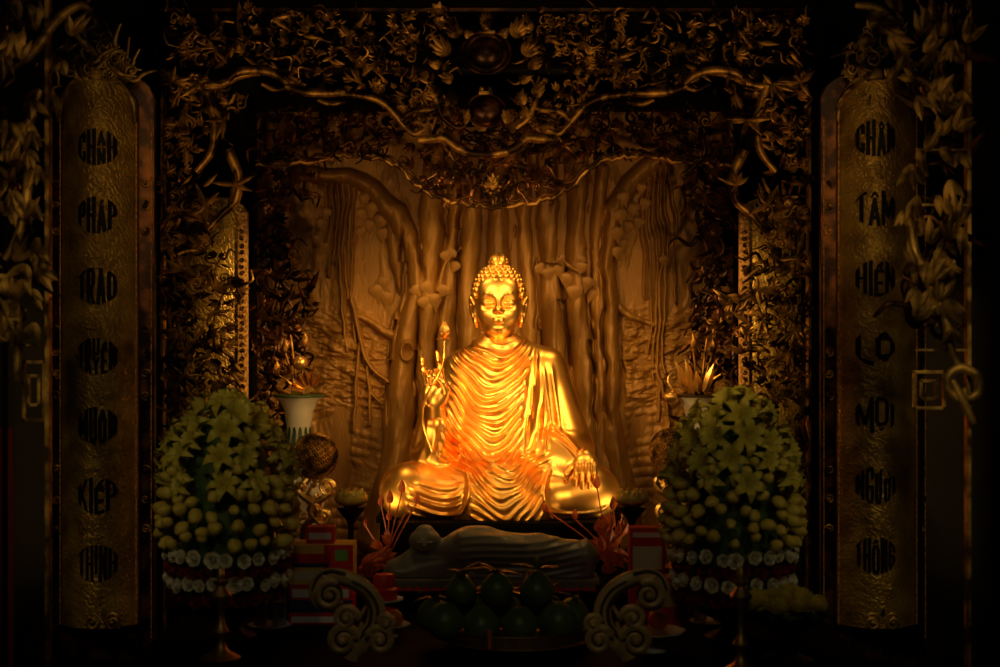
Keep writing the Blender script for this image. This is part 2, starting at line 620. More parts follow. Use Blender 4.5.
# hair: rows of snail curls over the skull and the rounded crown
hb = MB()
hc = Vector((0.5, 3, 226))
for i in range(11):
    el = math.radians(-14 + i * 10.2)
    ring = math.cos(el)
    n = max(5, int(2 * math.pi * 26 * ring / 6.6))
    for k in range(n):
        a = 2 * math.pi * (k + 0.5 * (i % 2)) / n
        d = Vector((math.cos(a) * ring * 24.6, math.sin(a) * ring * 27.2, math.sin(el) * 29.0))
        p = hc + d
        # hairline: the face stays clear below a low arch
        if p.y < -1 and p.z < 237.5 - max(0, abs(p.x - 0.5) - 19.5) * 6:
            continue
        if p.z < 220 and p.y < 4:
            continue
        hb.ball(p * S, 3.7 * S, 9, 6)
for i in range(5):
    el = math.radians(10 + i * 18)
    n = max(4, int(2 * math.pi * 10 * math.cos(el) / 5.2))
    for k in range(n):
        a = 2 * math.pi * (k + 0.5 * (i % 2)) / n
        hb.ball(Vector((0.5 + 9.2 * math.cos(a) * math.cos(el), 4 + 9.6 * math.sin(a) * math.cos(el), 256.5 + 10.5 * math.sin(el))) * S, 1.7 * S, 8, 6)
hb.ball(Vector((0.5, 4, 256)) * S, (10.2 * S, 10.6 * S, 12.4 * S), 20, 12)
hb.v = [(p[0], p[1], p[2] * TALL) for p in hb.v]
hair = obj('hair_curls', hb, M_GOLD, statue, local=True)
hair['label'] = 'rows of tight golden snail curls'

# lotus stem and bud held in the raised hand
fl = MB()
fl.tube(spline([Vector(p) * S for p in ((-63, -58, 66), (-72, -50, 92), (-72, -52, 112), (-66, -57, 128), (-59, -58.5, 140), (-54, -56, 152), (-52, -53, 164), (-51.6, -52, 180))], 6), 1.15 * S, 8)
fl.v = [(p[0], p[1], p[2] * TALL) for p in fl.v]
fs_ = obj('flower_stem', fl, M_GOLD, statue, local=True)
bd = MB()
c0 = Vector((-51.6, -52, 181))
for ring, (n, r, hgt, wd, op) in enumerate(((5, 2.0, 15.5, 7.5, 0.3), (6, 3.0, 13.0, 7.0, 1.6))):
    for k in range(n):
        a = 2 * math.pi * (k + 0.5 * ring) / n
        d = Vector((math.cos(a), math.sin(a), 0))
        pts = [c0 + d * 1.0, c0 + d * (r + 2.4) + Vector((0, 0, hgt * 0.42)), c0 + d * (op + 0.4) + Vector((0, 0, hgt))]
        sp = spline(pts, 5)
        side = Vector((-d.y, d.x, 0))
        vs, q = [], []
        for i, p in enumerate(sp):
            w = wd * 0.5 * math.sin(math.pi * (0.12 + 0.86 * i / (len(sp) - 1)))
            vs += [(p - side * w - d * 0.3 * w) * S, (p + d * 0.6) * S, (p + side * w - d * 0.3 * w) * S]
        for i in range(len(sp) - 1):
            for j in range(2):
                q.append((i * 3 + j, i * 3 + j + 1, i * 3 + j + 4, i * 3 + j + 3))
        bd.add(vs, q)
for k in range(6):
    a = 2 * math.pi * k / 6
    d = Vector((math.cos(a), math.sin(a), 0))
    bd.blade((c0 + d * 1) * S, (c0 + d * 8.5 + Vector((0, 0, -1.2))) * S, 4.6 * S, (0, 0, 1), -0.15)
bd.ball((c0 + Vector((0, 0, 6))) * S, (3.4 * S, 3.4 * S, 7 * S), 10, 8)
bd.v = [(p[0], p[1], p[2] * TALL) for p in bd.v]
obj('lotus_bud', bd, M_GOLD, statue, local=True)
# ------------------------------------------------------------------ shared materials
M_BLACKWOOD = principled('black_lacquer', (0.004, 0.003, 0.0025), 0.6, 0.0, 0.03)
M_DARKWALL = noisy(principled('dark_plaster', (0.02, 0.012, 0.006), 0.8), (0.006, 0.004, 0.002), (0.011, 0.007, 0.004), 3)
M_FLOOR = noisy(principled('dark_floor', (0.02, 0.012, 0.008), 0.5), (0.015, 0.009, 0.006), (0.03, 0.018, 0.01), 6)
M_CARVE = noisy(principled('gilt_carving', (0.3, 0.16, 0.04), 0.42, 0.85), (0.035, 0.014, 0.003), (0.62, 0.31, 0.06), 11, 6, 0.42, 0.64, rough=(0.35, 0.6))
M_CARVE_FRONT = noisy(principled('gilt_carving_aged', (0.3, 0.2, 0.05), 0.5, 0.8), (0.09, 0.05, 0.012), (0.85, 0.52, 0.13), 9, 6, 0.42, 0.66, rough=(0.4, 0.65))
M_CARVE_DARK = noisy(principled('lacquered_carving', (0.05, 0.018, 0.006), 0.3, 0.75), (0.02, 0.007, 0.002), (0.22, 0.075, 0.015), 11, 5, 0.45, 0.72, rough=(0.22, 0.45))
M_RELIEF = noisy(principled('bronze_relief', (0.25, 0.13, 0.04), 0.5, 0.25), (0.24, 0.105, 0.016), (0.46, 0.22, 0.038), 4, 6, rough=(0.4, 0.6), bump=0.4, bscale=55, stretch=(1, 1, 0.25))
M_STRIP = noisy(principled('gilt_edging', (0.6, 0.3, 0.06), 0.5, 0.2), (0.25, 0.10, 0.02), (0.75, 0.38, 0.08), 60, 2, 0.4, 0.6)
M_LETTER = principled('black_letters', (0.004, 0.0035, 0.003), 0.6, 0, 0.2)


def scale_gold(name):
    """gold leaf over a pressed zig-zag scale ground"""
    m = principled(name, (0.5, 0.3, 0.05), 0.45, 0.5)
    nt = m.node_tree
    b = nt.nodes['Principled BSDF']
    tc = nt.nodes.new('ShaderNodeTexCoord')
    w = nt.nodes.new('ShaderNodeTexWave')
    w.wave_type = 'BANDS'
    w.bands_direction = 'DIAGONAL'
    w.inputs['Scale'].default_value = 14
    w.inputs['Distortion'].default_value = 9
    w.inputs['Detail'].default_value = 2
    w.inputs['Detail Scale'].default_value = 2.2
    nt.links.new(tc.outputs['Object'], w.inputs['Vector'])
    vo = nt.nodes.new('ShaderNodeTexVoronoi')
    vo.inputs['Scale'].default_value = 34
    nt.links.new(tc.outputs['Object'], vo.inputs['Vector'])
    mx = nt.nodes.new('ShaderNodeMath')
    mx.operation = 'MULTIPLY_ADD'
    mx.inputs[1].default_value = 0.6
    nt.links.new(vo.outputs['Distance'], mx.inputs[0])
    nt.links.new(w.outputs['Fac'], mx.inputs[2])
    bp = nt.nodes.new('ShaderNodeBump')
    bp.inputs['Strength'].default_value = 0.35
    bp.inputs['Distance'].default_value = 0.012
    nt.links.new(mx.outputs[0], bp.inputs['Height'])
    nt.links.new(bp.outputs['Normal'], b.inputs['Normal'])
    n = nt.nodes.new('ShaderNodeTexNoise')
    n.inputs['Scale'].default_value = 7
    n.inputs['Detail'].default_value = 5
    nt.links.new(tc.outputs['Object'], n.inputs['Vector'])
    r = nt.nodes.new('ShaderNodeValToRGB')
    r.color_ramp.elements[0].position = 0.35
    r.color_ramp.elements[1].position = 0.7
    r.color_ramp.elements[0].color = (0.22, 0.115, 0.018, 1)
    r.color_ramp.elements[1].color = (0.58, 0.36, 0.058, 1)
    nt.links.new(n.outputs['Fac'], r.inputs['Fac'])
    nt.links.new(r.outputs['Color'], b.inputs['Base Color'])
    return m


M_SCALE = scale_gold('pressed_gold_ground')

# ------------------------------------------------------------------ the room
for nm, lo, hi, m in (('floor', (-5, -11, -0.1), (5, 1.3, 0), M_FLOOR), ('ceiling', (-5, -11, 5.4), (5, 1.3, 5.5), M_DARKWALL),
                      ('wall_back', (-5, 1.15, 0), (5, 1.3, 5.4), M_DARKWALL), ('wall_left', (-5.1, -11, 0), (-5, 1.3, 5.4), M_DARKWALL),
                      ('wall_right', (5, -11, 0), (5.1, 1.3, 5.4), M_DARKWALL), ('wall_front', (-5, -11.1, 0), (5, -11, 5.4), M_DARKWALL)):
    b = MB()
    b.box(lo, hi)
    tag(obj(nm, b, m, smooth=False), kind='structure')


# ------------------------------------------------------------------ carved ornament vocabulary
def volute(mb, c, r, turns=1.4, a0=0.0, dirn=1, rad=0.01, dy=0.0, tail=None, flat=0.75, n=22):
    c = Vector(c)
    pts, rr = [], []
    if tail is not None:
        e = c + Vector((math.cos(a0) * r, 0, math.sin(a0) * r))
        tg = Vector((-math.sin(a0), 0, math.cos(a0))) * -dirn
        t0 = Vector(tail)
        L = (e - t0).length
        for i in range(7):
            t = i / 7
            p = (1 - t) ** 2 * t0 + 2 * t * (1 - t) * (e + tg * L * 0.5) + t * t * e
            pts.append(p)
            rr.append(rad * (0.45 + 0.55 * t))
    for i in range(n):
        t = i / (n - 1)
        a = a0 + dirn * turns * 2 * math.pi * t
        q = r * (1 - t) ** 0.85 + rad * 0.6
        pts.append(c + Vector((math.cos(a) * q, dy * t, math.sin(a) * q)))
        rr.append(rad * (1 - 0.55 * t))
    mb.tube(pts, rr, 6, True, flat, (0, 1, 0))
    mb.ball(c + Vector((0, dy, 0)), rad * 1.1, 6, 5)


def acanthus(mb, base, ang, size, lift=0.25, n=5, r=rnd):
    base = Vector(base)
    for i in range(n):
        f = i - (n - 1) / 2
        a = ang + f * 0.42 + r.uniform(-0.1, 0.1)
        L = size * (1 - 0.16 * abs(f)) * r.uniform(0.85, 1.1)
        tip = base + Vector((math.cos(a) * L, -lift * L * r.uniform(0.4, 1.2), math.sin(a) * L))
        mb.blade(base, tip, L * 0.34, (0, -1, 0), curl=r.uniform(-0.25, 0.15), n=5, ridge=0.5)


def blossom(mb, c, r, n=6, tilt=0.35):
    c = Vector(c)
    for k in range(n):
        a = 2 * math.pi * k / n + 0.3
        d = Vector((math.cos(a), -tilt, math.sin(a)))
        mb.blade(c + d * r * 0.15, c + d * r, r * 0.75, (0, -1, 0), curl=-0.15, n=4, ridge=-0.4)
    mb.ball(c + Vector((0, -r * 0.15, 0)), r * 0.26, 7, 5)


def twist(mb, a, b, rad, amp, r=rnd, seg=6):
    """a sinuous carved stem from a to b"""
    a, b = Vector(a), Vector(b)
    d = b - a
    s = Vector((-d.z, 0, d.x))
    if s.length > 0:
        s.normalize()
    m1 = a + d * 0.33 + s * amp * r.uniform(-1, 1) + Vector((0, -abs(amp) * r.uniform(0, .6), 0))
    m2 = a + d * 0.66 + s * amp * r.uniform(-1, 1) + Vector((0, -abs(amp) * r.uniform(0, .6), 0))
    sp = spline([a, m1, m2, b], 5)
    mb.tube(sp, [rad * (1 - 0.5 * i / (len(sp) - 1)) for i in range(len(sp))], seg)


def carve(inside, box, y, count, size, seed, depth=0.06, mix=(3, 3, 1, 2, 1)):
    """fill a region (test in photo pixels at depth y) with interlaced scrolls, leaves, blossoms and stems"""
    r = random.Random(seed)
    mbs = MB()
    mbl = MB()
    k = k_at(y)
    kinds = 'v' * mix[0] + 'a' * mix[1] + 'b' * mix[2] + 't' * mix[3] + 'd' * mix[4]
    done = 0
    tries = 0
    while done < count and tries < count * 30:
        tries += 1
        px, py = r.uniform(box[0], box[2]), r.uniform(box[1], box[3])
        if not inside(px, py):
            continue
        done += 1
        p = at(px, py, y)
        p.y -= r.uniform(0, depth)
        sz = size * k * r.uniform(0.6, 1.35)
        q = r.choice(kinds)
        if q == 'v':
            a0 = r.uniform(0, 6.28)
            t = p + Vector((math.cos(a0 + 1) * sz * 1.8, r.uniform(-.5, .5) * depth, math.sin(a0 + 1) * sz * 1.8))
            volute(mbs, p, sz * 0.62, r.uniform(0.9, 1.5), a0, r.choice((-1, 1)), sz * 0.17, -depth * 0.3, t, n=14)
        elif q == 'a':
            acanthus(mbl, p, r.uniform(0, 6.28), sz * 1.25, r.uniform(0.1, 0.6), r.choice((3, 4, 5)), r)
        elif q == 'b':
            blossom(mbl, p, sz * 0.7, r.choice((5, 6, 7)), r.uniform(0.2, 0.7))
        elif q == 't':
            a0 = r.uniform(0, 6.28)
            e = p + Vector((math.cos(a0), 0, math.sin(a0))) * sz * 2.6
            twist(mbs, p, e, sz * 0.2, sz * 0.8, r)
        else:
            a0 = r.uniform(0, 6.28)
            mbl.blade(p, p + Vector((math.cos(a0), r.uniform(-.5, .1), math.sin(a0))) * sz * 1.9, sz * 0.5, (0, -1, 0), r.uniform(-.3, .3), 6, 0.5)
    return mbs, mbl


# ------------------------------------------------------------------ bronze relief of a great tree
YR = 1.04
RX0, RX1, RY0, RY1 = 246, 744, 100, 600
RES = 1.6
nx, ny = int((RX1 - RX0) * RES), int((RY1 - RY0) * RES)
gx = (RX0 + np.arange(nx) / RES)[None, :].astype(np.float32)
gy = (RY0 + np.arange(ny) / RES)[:, None].astype(np.float32)
Hm = np.zeros((ny, nx), np.float32)
wx = gx + 1.8 * np.sin(gy * 0.035 + gx * 0.05) + 0.9 * np.sin(gy * 0.083 + gx * 0.11) + 0.4 * np.sin(gy * 0.21 + gx * 0.2)
wy = gy + 1.5 * np.sin(gx * 0.11)


def limb(pts, gain=0.8, base=0.0, wob=True):
    global Hm
    X = wx if wob else gx
    Y = wy if wob else gy
    for i in range(len(pts) - 1):
        (x0, y0, r0), (x1, y1, r1) = pts[i], pts[i + 1]
        R = max(r0, r1) + 6
        ix = slice(max(0, int((min(x0, x1) - R - RX0) * RES)), max(0, int((max(x0, x1) + R - RX0) * RES)))
        iy = slice(max(0, int((min(y0, y1) - R - RY0) * RES)), max(0, int((max(y0, y1) + R - RY0) * RES)))
        xx = np.broadcast_to(X, Hm.shape)[iy, ix]
        yy = np.broadcast_to(Y, Hm.shape)[iy, ix]
        if xx.size == 0:
            continue
        dx, dy = x1 - x0, y1 - y0
        t = np.clip(((xx - x0) * dx + (yy - y0) * dy) / (dx * dx + dy * dy + 1e-6), 0, 1)
        rr = r0 + (r1 - r0) * t
        d = np.sqrt((xx - x0 - t * dx) ** 2 + (yy - y0 - t * dy) ** 2) / rr
        h = base + gain * rr * np.sqrt(np.clip(1 - d * d, 0, 1))
        Hm[iy, ix] = np.maximum(Hm[iy, ix], np.where(d < 1, h, 0))


# ground, rocks and water behind the tree
def fbm(x, y, s):
    o = 0
    a = 1.0
    for i in range(4):
        o = o + a * np.sin(x / s + 1.7 * i + 1.3 * np.sin(y / s * 1.3 + i)) * np.sin(y / s * 1.1 + 2.1 * i + 1.1 * np.sin(x / s * 0.9 - i))
        s *= 0.55
        a *= 0.55
    return o


f1 = fbm(gx + 0 * gy, gy * 1.6 + 0.35 * np.abs(gx - 500), 16.0)
rock = np.clip(np.abs(f1) * 6.0, 0, 8) * sm(300, 330, gy) * (1 - sm(392, 420, gy))
ripple = 0.7 * np.abs(np.sin(gy * 0.32 + 1.2 * np.sin(gx * 0.06) + 0.8 * np.sin(gx * 0.021 + gy * 0.03))) * sm(360, 364, gy)
Hm += rock * 0.5 + ripple + 0.8 * fbm(gx + 0 * gy, gy + 0 * gx, 30.0)
Hm -= 2.5 * np.exp(-((gy - 361.5) / 1.4) ** 2)
Hm = np.maximum(Hm, 0).astype(np.float32)
for pts, g in (
    ([(296, 174, 9), (345, 177, 9), (375, 190, 11), (398, 215, 12), (411, 245, 11), (417, 290, 11), (410, 330, 13), (404, 380, 14), (400, 450, 16), (384, 540, 20)], 0.9),
    ([(392, 222, 6), (396, 260, 7), (403, 300, 7), (396, 335, 8), (396, 390, 9), (392, 450, 11), (370, 540, 14)], 0.8),
    ([(436, 150, 10), (431, 210, 12), (430, 260, 13), (430, 320, 13), (426, 400, 14), (420, 540, 17)], 0.85),
    ([(456, 150, 9), (453, 230, 10), (448, 300, 11), (446, 420, 13), (446, 540, 14)], 0.8),
    ([(473, 150, 9), (472, 240, 11), (468, 330, 11), (466, 540, 13)], 0.85),
    ([(497, 150, 12), (499, 240, 12), (500, 540, 14)], 0.85),
    ([(525, 150, 9), (524, 240, 9), (530, 330, 11), (540, 540, 14)], 0.8),
    ([(549, 150, 11), (547, 240, 12), (556, 330, 13), (570, 540, 16)], 0.85),
    ([(577, 150, 12), (576, 240, 12), (580, 330, 13), (592, 540, 16)], 0.9),
    ([(600, 170, 8), (596, 240, 7), (598, 330, 8), (602, 450, 10), (610, 540, 12)], 0.8),
    ([(690, 150, 7), (655, 163, 9), (630, 183, 11), (613, 213, 12), (607, 260, 10), (608, 330, 10), (613, 440, 12), (630, 540, 16)], 0.9),
):
    limb([(a_, c_, max(3, r_ - 0.5)) for a_, c_, r_ in pts], g * 1.25, 0.5)
limb([(440, 290, 2.5), (448, 262, 2.0), (462, 250, 1.5)], 1.0, 14, True)
limb([(545, 262, 2.0), (562, 262, 2.2), (580, 275, 2.2)], 1.0, 14, True)
# dark crevices between the fused trunks
for pts, wd, dp in (([(397, 285), (394, 320), (391, 360), (388, 430)], 1.6, 7), ([(402, 225), (404, 262), (399, 322)], 1.8, 9), ([(414, 222), (422, 262), (424, 285)], 1.8, 9), ([(447, 170), (445, 215), (446, 252)], 1.8, 9),
                    ([(461, 165), (459, 230), (456, 300)], 2.0, 10), ([(485, 165), (484, 225), (482, 300)], 1.8, 10), ([(513, 165), (515, 215), (517, 300)], 1.8, 10), ([(536, 165), (534, 230), (538, 330), (545, 420)], 2.0, 10),
                    ([(562, 165), (560, 240), (562, 300), (570, 380)], 2.4, 12), ([(588, 170), (587, 250), (590, 340), (594, 430)], 2.0, 10), ([(604, 205), (603, 260), (603, 330), (608, 430)], 1.8, 9), ([(422, 300), (418, 350), (416, 440)], 1.6, 7), ([(438, 320), (436, 400)], 1.4, 6), ([(624, 240), (620, 300), (621, 360), (626, 440)], 1.6, 6)):
    for i in range(len(pts) - 1):
        (x0, y0), (x1, y1) = pts[i], pts[i + 1]
        m_ = ((gy >= y0) & (gy < y1))
        cxx = x0 + (x1 - x0) * (gy - y0) / (y1 - y0)
        cxx = cxx + 1.6 * np.sin(gy * 0.09 + x0) + 0.8 * np.sin(gy * 0.23 + 2 * x0)
        Hm -= np.where(m_, dp * sm(pts[0][1] - 1, pts[0][1] + 22, gy) * (1 - sm(pts[-1][1] - 22, pts[-1][1] + 1, gy)) * np.exp(-((gx - cxx) / wd) ** 2), 0).astype(np.float32)
Hm = np.maximum(Hm, -2)
# knot in the trunk
kd = np.sqrt((gx - 409) ** 2 + ((gy - 351) * 0.7) ** 2)
Hm += (3.0 * np.exp(-((kd - 6.0) / 1.6) ** 2) - 4.0 * np.exp(-(kd / 3.2) ** 2)).astype(np.float32)
# hanging aerial roots
rr_ = random.Random(5)
for x0, y0, x1, y1 in ((331, 178, 332, 275), (336, 180, 338, 262), (342, 180, 344, 352), (347, 182, 349, 300), (354, 182, 352, 350), (326, 178, 325, 240),
                       (648, 168, 650, 355), (654, 166, 655, 380), (660, 165, 658, 420), (666, 166, 664, 372), (671, 166, 674, 300), (643, 176, 642, 300)):
    n = 7
    pp = []
    for i in range(n):
        t = i / (n - 1)
        pp.append((x0 + (x1 - x0) * t + rr_.uniform(-1.3, 1.3), y0 + (y1 - y0) * t, 2.3 - 1.0 * t))
    limb(pp, 1.5, 2.5)
limb([(354, 300, 2.2), (358, 340, 2.4), (366, 360, 2.4), (378, 372, 2.2), (390, 380, 2)], 1.5, 4)
limb([(358, 345, 2.2), (357, 390, 1.8), (355, 432, 1.5)], 1.5, 3)
limb([(368, 362, 1.8), (371, 395, 1.6), (372, 425, 1.4)], 1.5, 3)
limb([(371, 392, 1.5), (384, 402, 1.3)], 1.5, 3)
limb([(360, 318, 3), (385, 330, 4), (398, 336, 5)], 0.9, 3)
limb([(660, 380, 2.0), (668, 420, 1.6), (660, 450, 1.4)], 1.5, 3)
limb([(610, 300, 4), (630, 318, 3), (652, 326, 2.4)], 0.9, 3)
Hm += (0.55 * fbm(gx * 1.0 + 0 * gy, gy * 0.25 + 0 * gx, 6.0) + 0.8 * fbm(gx * 1.0 + 0.2 * gy, gy * 0.12 + 0 * gx, 11.0)).astype(np.float32)
kR = k_at(YR)
P3 = np.empty((ny, nx, 3), np.float32)
P3[..., 0] = (gx - 500) * kR
P3[..., 1] = YR - Hm * kR * 1.75
P3[..., 2] = CAM_Z + (333.5 - gy) * kR
ii = np.arange(ny * nx, dtype=np.int32).reshape(ny, nx)
q4 = np.stack([ii[:-1, :-1], ii[1:, :-1], ii[1:, 1:], ii[:-1, 1:]], -1).reshape(-1, 4)
relief = thing('relief_panel', 'bronze relief wall panel of a great tree with hanging roots behind the statue', 'relief', (0, YR, 0))
ro = bpy.data.objects.new('tree_relief', np_mesh('tree_relief', P3.reshape(-1, 3) - np.array([0, YR, 0], np.float32), q4, M_RELIEF))
COL.objects.link(ro)
ro.parent = relief
bb = MB()
zt, zb = at(0, RY0, YR).z, at(0, RY1, YR).z
bb.box((at(RX0, 0, YR).x, YR, 0), (at(RX1, 0, YR).x, 1.148, zt))
bb.box((at(RX0, 0, YR).x, YR - 0.07, 0), (at(RX1, 0, YR).x, YR, zb + 0.01))
obj('back_board', bb, M_RELIEF, relief, smooth=False)


def heart_leaf(mb, c, size, ang, depth):
    """pointed heart-shaped leaf hanging with its drip tip at angle ang from straight down"""
    prof = [(0, .20), (.05, .62), (.14, .92), (.26, 1.0), (.42, .86), (.58, .58), (.72, .28), (.82, .11), (1, .02)]

    def shp(a_):
        for i in range(len(prof) - 1):
            if a_ <= prof[i + 1][0]:
                t_ = (a_ - prof[i][0]) / (prof[i + 1][0] - prof[i][0])
                return prof[i][1] + (prof[i + 1][1] - prof[i][1]) * t_
        return 0.02
    c = Vector(c)
    d = Vector((math.sin(ang), 0, -math.cos(ang)))
    mb.blade(c - d * size * 0.45, c + d * size * 0.65 + Vector((0, depth * 0.3, 0)), size * 0.82, (0, -1, 0), -0.04, 14, 0.34, depth, shp)


lm = MB()
lr = random.Random(3)


def h_at(px, py):
    ix = min(nx - 1, max(0, int((px - RX0) * RES)))
    iy = min(ny - 1, max(0, int((py - RY0) * RES)))
    return float(np.percentile(Hm[max(0, iy - 9):iy + 10, max(0, ix - 9):ix + 10], 88))


for (px, py, s_, a_) in (
    (318, 203, 11, 0.2), (327, 214, 10, -0.3), (322, 224, 11, 0.1), (366, 200, 10, 0.3), (374, 210, 11, -0.1), (361, 214, 10, 0.2), (370, 226, 12, 0.0), (381, 222, 12, -0.2),
    (383, 235, 11, 0.1), (360, 233, 10, 0.2), (384, 284, 11, 0.2), (376, 292, 11, 0.3), (386, 299, 12, -0.1), (447, 258, 9, 0.4), (455, 268, 9, -0.4), (428, 289, 11, 0.5), (418, 292, 10, 0.6),
    (436, 302, 12, 0.1), (444, 292, 10, -0.4), (425, 304, 10, 0.3), (452, 255, 8, -0.9), (540, 270, 9, 0.6), (548, 275, 10, 0.2), (558, 272, 11, 0.4), (566, 281, 12, 0.0), (578, 262, 10, -0.6),
    (586, 285, 11, -0.3), (574, 294, 13, 0.1), (580, 270, 10, -0.2), (590, 296, 10, -0.3), (622, 200, 11, 0.3), (632, 210, 12, 0.0), (618, 218, 12, 0.2), (628, 228, 12, -0.1), (615, 236, 12, 0.2),
    (638, 224, 10, -0.3), (624, 246, 12, 0.1), (644, 205, 10, -0.3), (616, 254, 10, 0.2), (640, 190, 9, -0.2), (664, 262, 10, 0.1), (560, 262, 8, 0.5), (316, 240, 9, 0.1), (694, 215, 11, 0), (704, 230, 10, .2)):
    c_ = at(px, py, YR)
    c_.y -= (h_at(px, py) * 1.75 + 0.5) * kR
    heart_leaf(lm, c_, s_ * 1.5 * kR, a_, 2.6 * kR)
obj('carved_leaves', lm, M_RELIEF, relief)

# ------------------------------------------------------------------ inner openwork frame in front of the relief
YI = 0.45
inner = thing('openwork_frame', 'dark red lacquered openwork frame with cusped arch around the tree relief', 'carved frame', (0, YI, 0))


def arch_y(px):
    """lower edge of the top panel, in photo pixels"""
    d = abs(px - 495)
    pts = [(0, 208), (40, 203), (62, 196), (78, 186), (95, 168), (110, 160), (150, 155), (180, 162), (240, 166)]
    for i in range(len(pts) - 1):
        if d <= pts[i + 1][0]:
            t = (d - pts[i][0]) / (pts[i + 1][0] - pts[i][0])
            return pts[i][1] + (pts[i + 1][1] - pts[i][1]) * t
    return 166


def side_w(py):
    return 46 + 9 * math.sin(py * 0.045) + 5 * math.sin(py * 0.11)


s1, l1 = carve(lambda x, y: y < arch_y(x) - 3, (256, 108, 734, 206), YI, 420, 9, 21, 0.06, (2, 4, 1, 3, 1))
obj('arch_scrollwork', s1, M_CARVE_DARK, inner)
obj('arch_leaves', l1, M_CARVE_DARK, inner)
for sgn, nm in ((0, 21), (1, 22)):
    bx = (256, 165, 318, 520) if sgn == 0 else (672, 165, 735, 520)
    ins = (lambda x, y: x < 256 + side_w(y)) if sgn == 0 else (lambda x, y: x > 734 - side_w(y))
    s1, l1 = carve(ins, bx, YI, 230, 10, 40 + nm, 0.08, (1, 4, 2, 4, 2))
    obj('side_scrollwork', s1, M_CARVE_DARK, inner)
    obj('side_leaves', l1, M_CARVE_DARK, inner)
    # sprig tips of brighter gilding
    g = MB()
    r = random.Random(70 + nm)
    for j in range(26):
        py = r.uniform(180, 420)
        px = r.uniform(262, 256 + side_w(py)) if sgn == 0 else r.uniform(734 - side_w(py), 728)
        p = at(px, py, YI - 0.08)
        g = MB()
        acanthus(g, p, r.uniform(0, 6.28), r.uniform(5, 9) * k_at(YI), 0.5, 3, r)
        obj('gilded_sprig', g, M_CARVE, inner)
e = MB()
ed = [at(x, arch_y(x) + 1.2 * math.sin(x * 0.31) + 1.0 * math.sin(x * 0.83 + 2), YI - 0.03) for x in range(256, 736, 4)]
e.tube(ed, 2.0 * k_at(YI), 6)
ed = [at(x, arch_y(x) - 5 + 2.0 * math.sin(x * 0.33 + 1) + 1.6 * math.sin(x * 0.13), YI - 0.03) for x in range(256, 736, 4)]
e2 = MB()
e2.tube(ed, 1.7 * k_at(YI), 6)
obj('arch_inner_edge', e2, M_CARVE_DARK, inner)
obj('arch_edge', e, M_CARVE, inner)
# central pendant
pe = MB()
c_ = at(493, 187, YI - 0.06)
kk = k_at(YI)
for j in range(7):
    a = math.radians(90 + (j - 3) * 26)
    pe.blade(c_, c_ + Vector((math.cos(a), -0.35, math.sin(a))) * 13 * kk, 5 * kk, (0, -1, 0), -0.2, 5, 0.5)
pe.ball(c_, (4 * kk, 3 * kk, 4 * kk), 10, 7)
for a in range(6):
    w = math.radians(180 + a * 36)
    pe.ball(c_ + Vector((math.cos(w) * 7 * kk, -0.01, math.sin(w) * 7 * kk)), 2.2 * kk, 7, 5)
pe.ball(c_ + Vector((0, -0.01, -14 * kk)), (2.5 * kk, 2.5 * kk, 5 * kk), 8, 6)
obj('pendant', pe, M_CARVE, inner)
po = MB()
for xa, xb in ((246, 255), (735, 744)):
    po.box((at(xa, 0, YI).x, YI - 0.05, 0), (at(xb, 0, YI).x, YI + 0.08, at(0, 96, YI).z))
po.box((at(246, 0, YI).x, YI - 0.05, at(0, 110, YI).z), (at(744, 0, YI).x, YI + 0.08, at(0, 96, YI).z))
obj('frame_posts', po, M_BLACKWOOD, inner, smooth=False)

# ------------------------------------------------------------------ gilt couplet pillars just inside the gate
YP = -0.15


def arched_board(mb, x0, x1, ztop, zbot, y, bulge, n=14, rise=0.06):
    """convex board with a rounded top"""
    vs, fs = [], []
    cols = n + 1
    xm, hw = (x0 + x1) / 2, (x1 - x0) / 2
    for i in range(cols):
        u = -1 + 2 * i / n
        x = xm + hw * u
        yy = y - bulge * (1 - u * u)
        zt = ztop - rise * (1 - math.sqrt(max(0, 1 - (abs(u) ** 2.4))))
        for z in (zbot, zt):
            vs.append((x, yy, z))
        for z in (zbot, zt):
            vs.append((x, y + 0.05, z))
    for i in range(n):
        o = i * 4
        fs += [(o, o + 4, o + 5, o + 1), (o + 2, o + 3, o + 7, o + 6), (o + 1, o + 5, o + 7, o + 3), (o, o + 2, o + 6, o + 4)]
    fs += [(0, 1, 3, 2), (n * 4, n * 4 + 2, n * 4 + 3, n * 4 + 1)]
    mb.add(vs, fs)


for sgn in (-1, 1):
    X = lambda px: at(px if sgn < 0 else 987 - px, 0, YP).x
    t = thing('gilded_pillar', 'slim gilded pillar with bright edging behind carved post %s' % ('by the stacked red and yellow boxes' if sgn < 0 else 'by the dish of oranges'), 'pillar', (X(216), YP, 0))
    t['kind'] = 'thing'
    b = MB()
    xa, xb = sorted((X(186), X(247)))
    arched_board(b, xa, xb, at(0, 198, YP).z, 0, YP, 0.05, rise=0.09)
    obj('pillar_face', b, M_SCALE, t, angle=40)
    b = MB()
    xa, xb = sorted((X(239), X(248)))
    b.box((xa, YP - 0.045, 0.0), (xb, YP + 0.02, at(0, 212, YP).z), 0.004)
    obj('edge_strip', b, M_STRIP, t, angle=40)
    b = MB()
    r = random.Random(8 + sgn)
    for py in range(232, 480, 7):
        p = at(0, py, YP)
        volute(b, (X(243.5), YP - 0.047, p.z), 2.0 * k_at(YP), 1.2, r.uniform(0, 6), 1, 0.8 * k_at(YP), n=10)
    obj('strip_scrolls', b, M_CARVE_DARK, t)

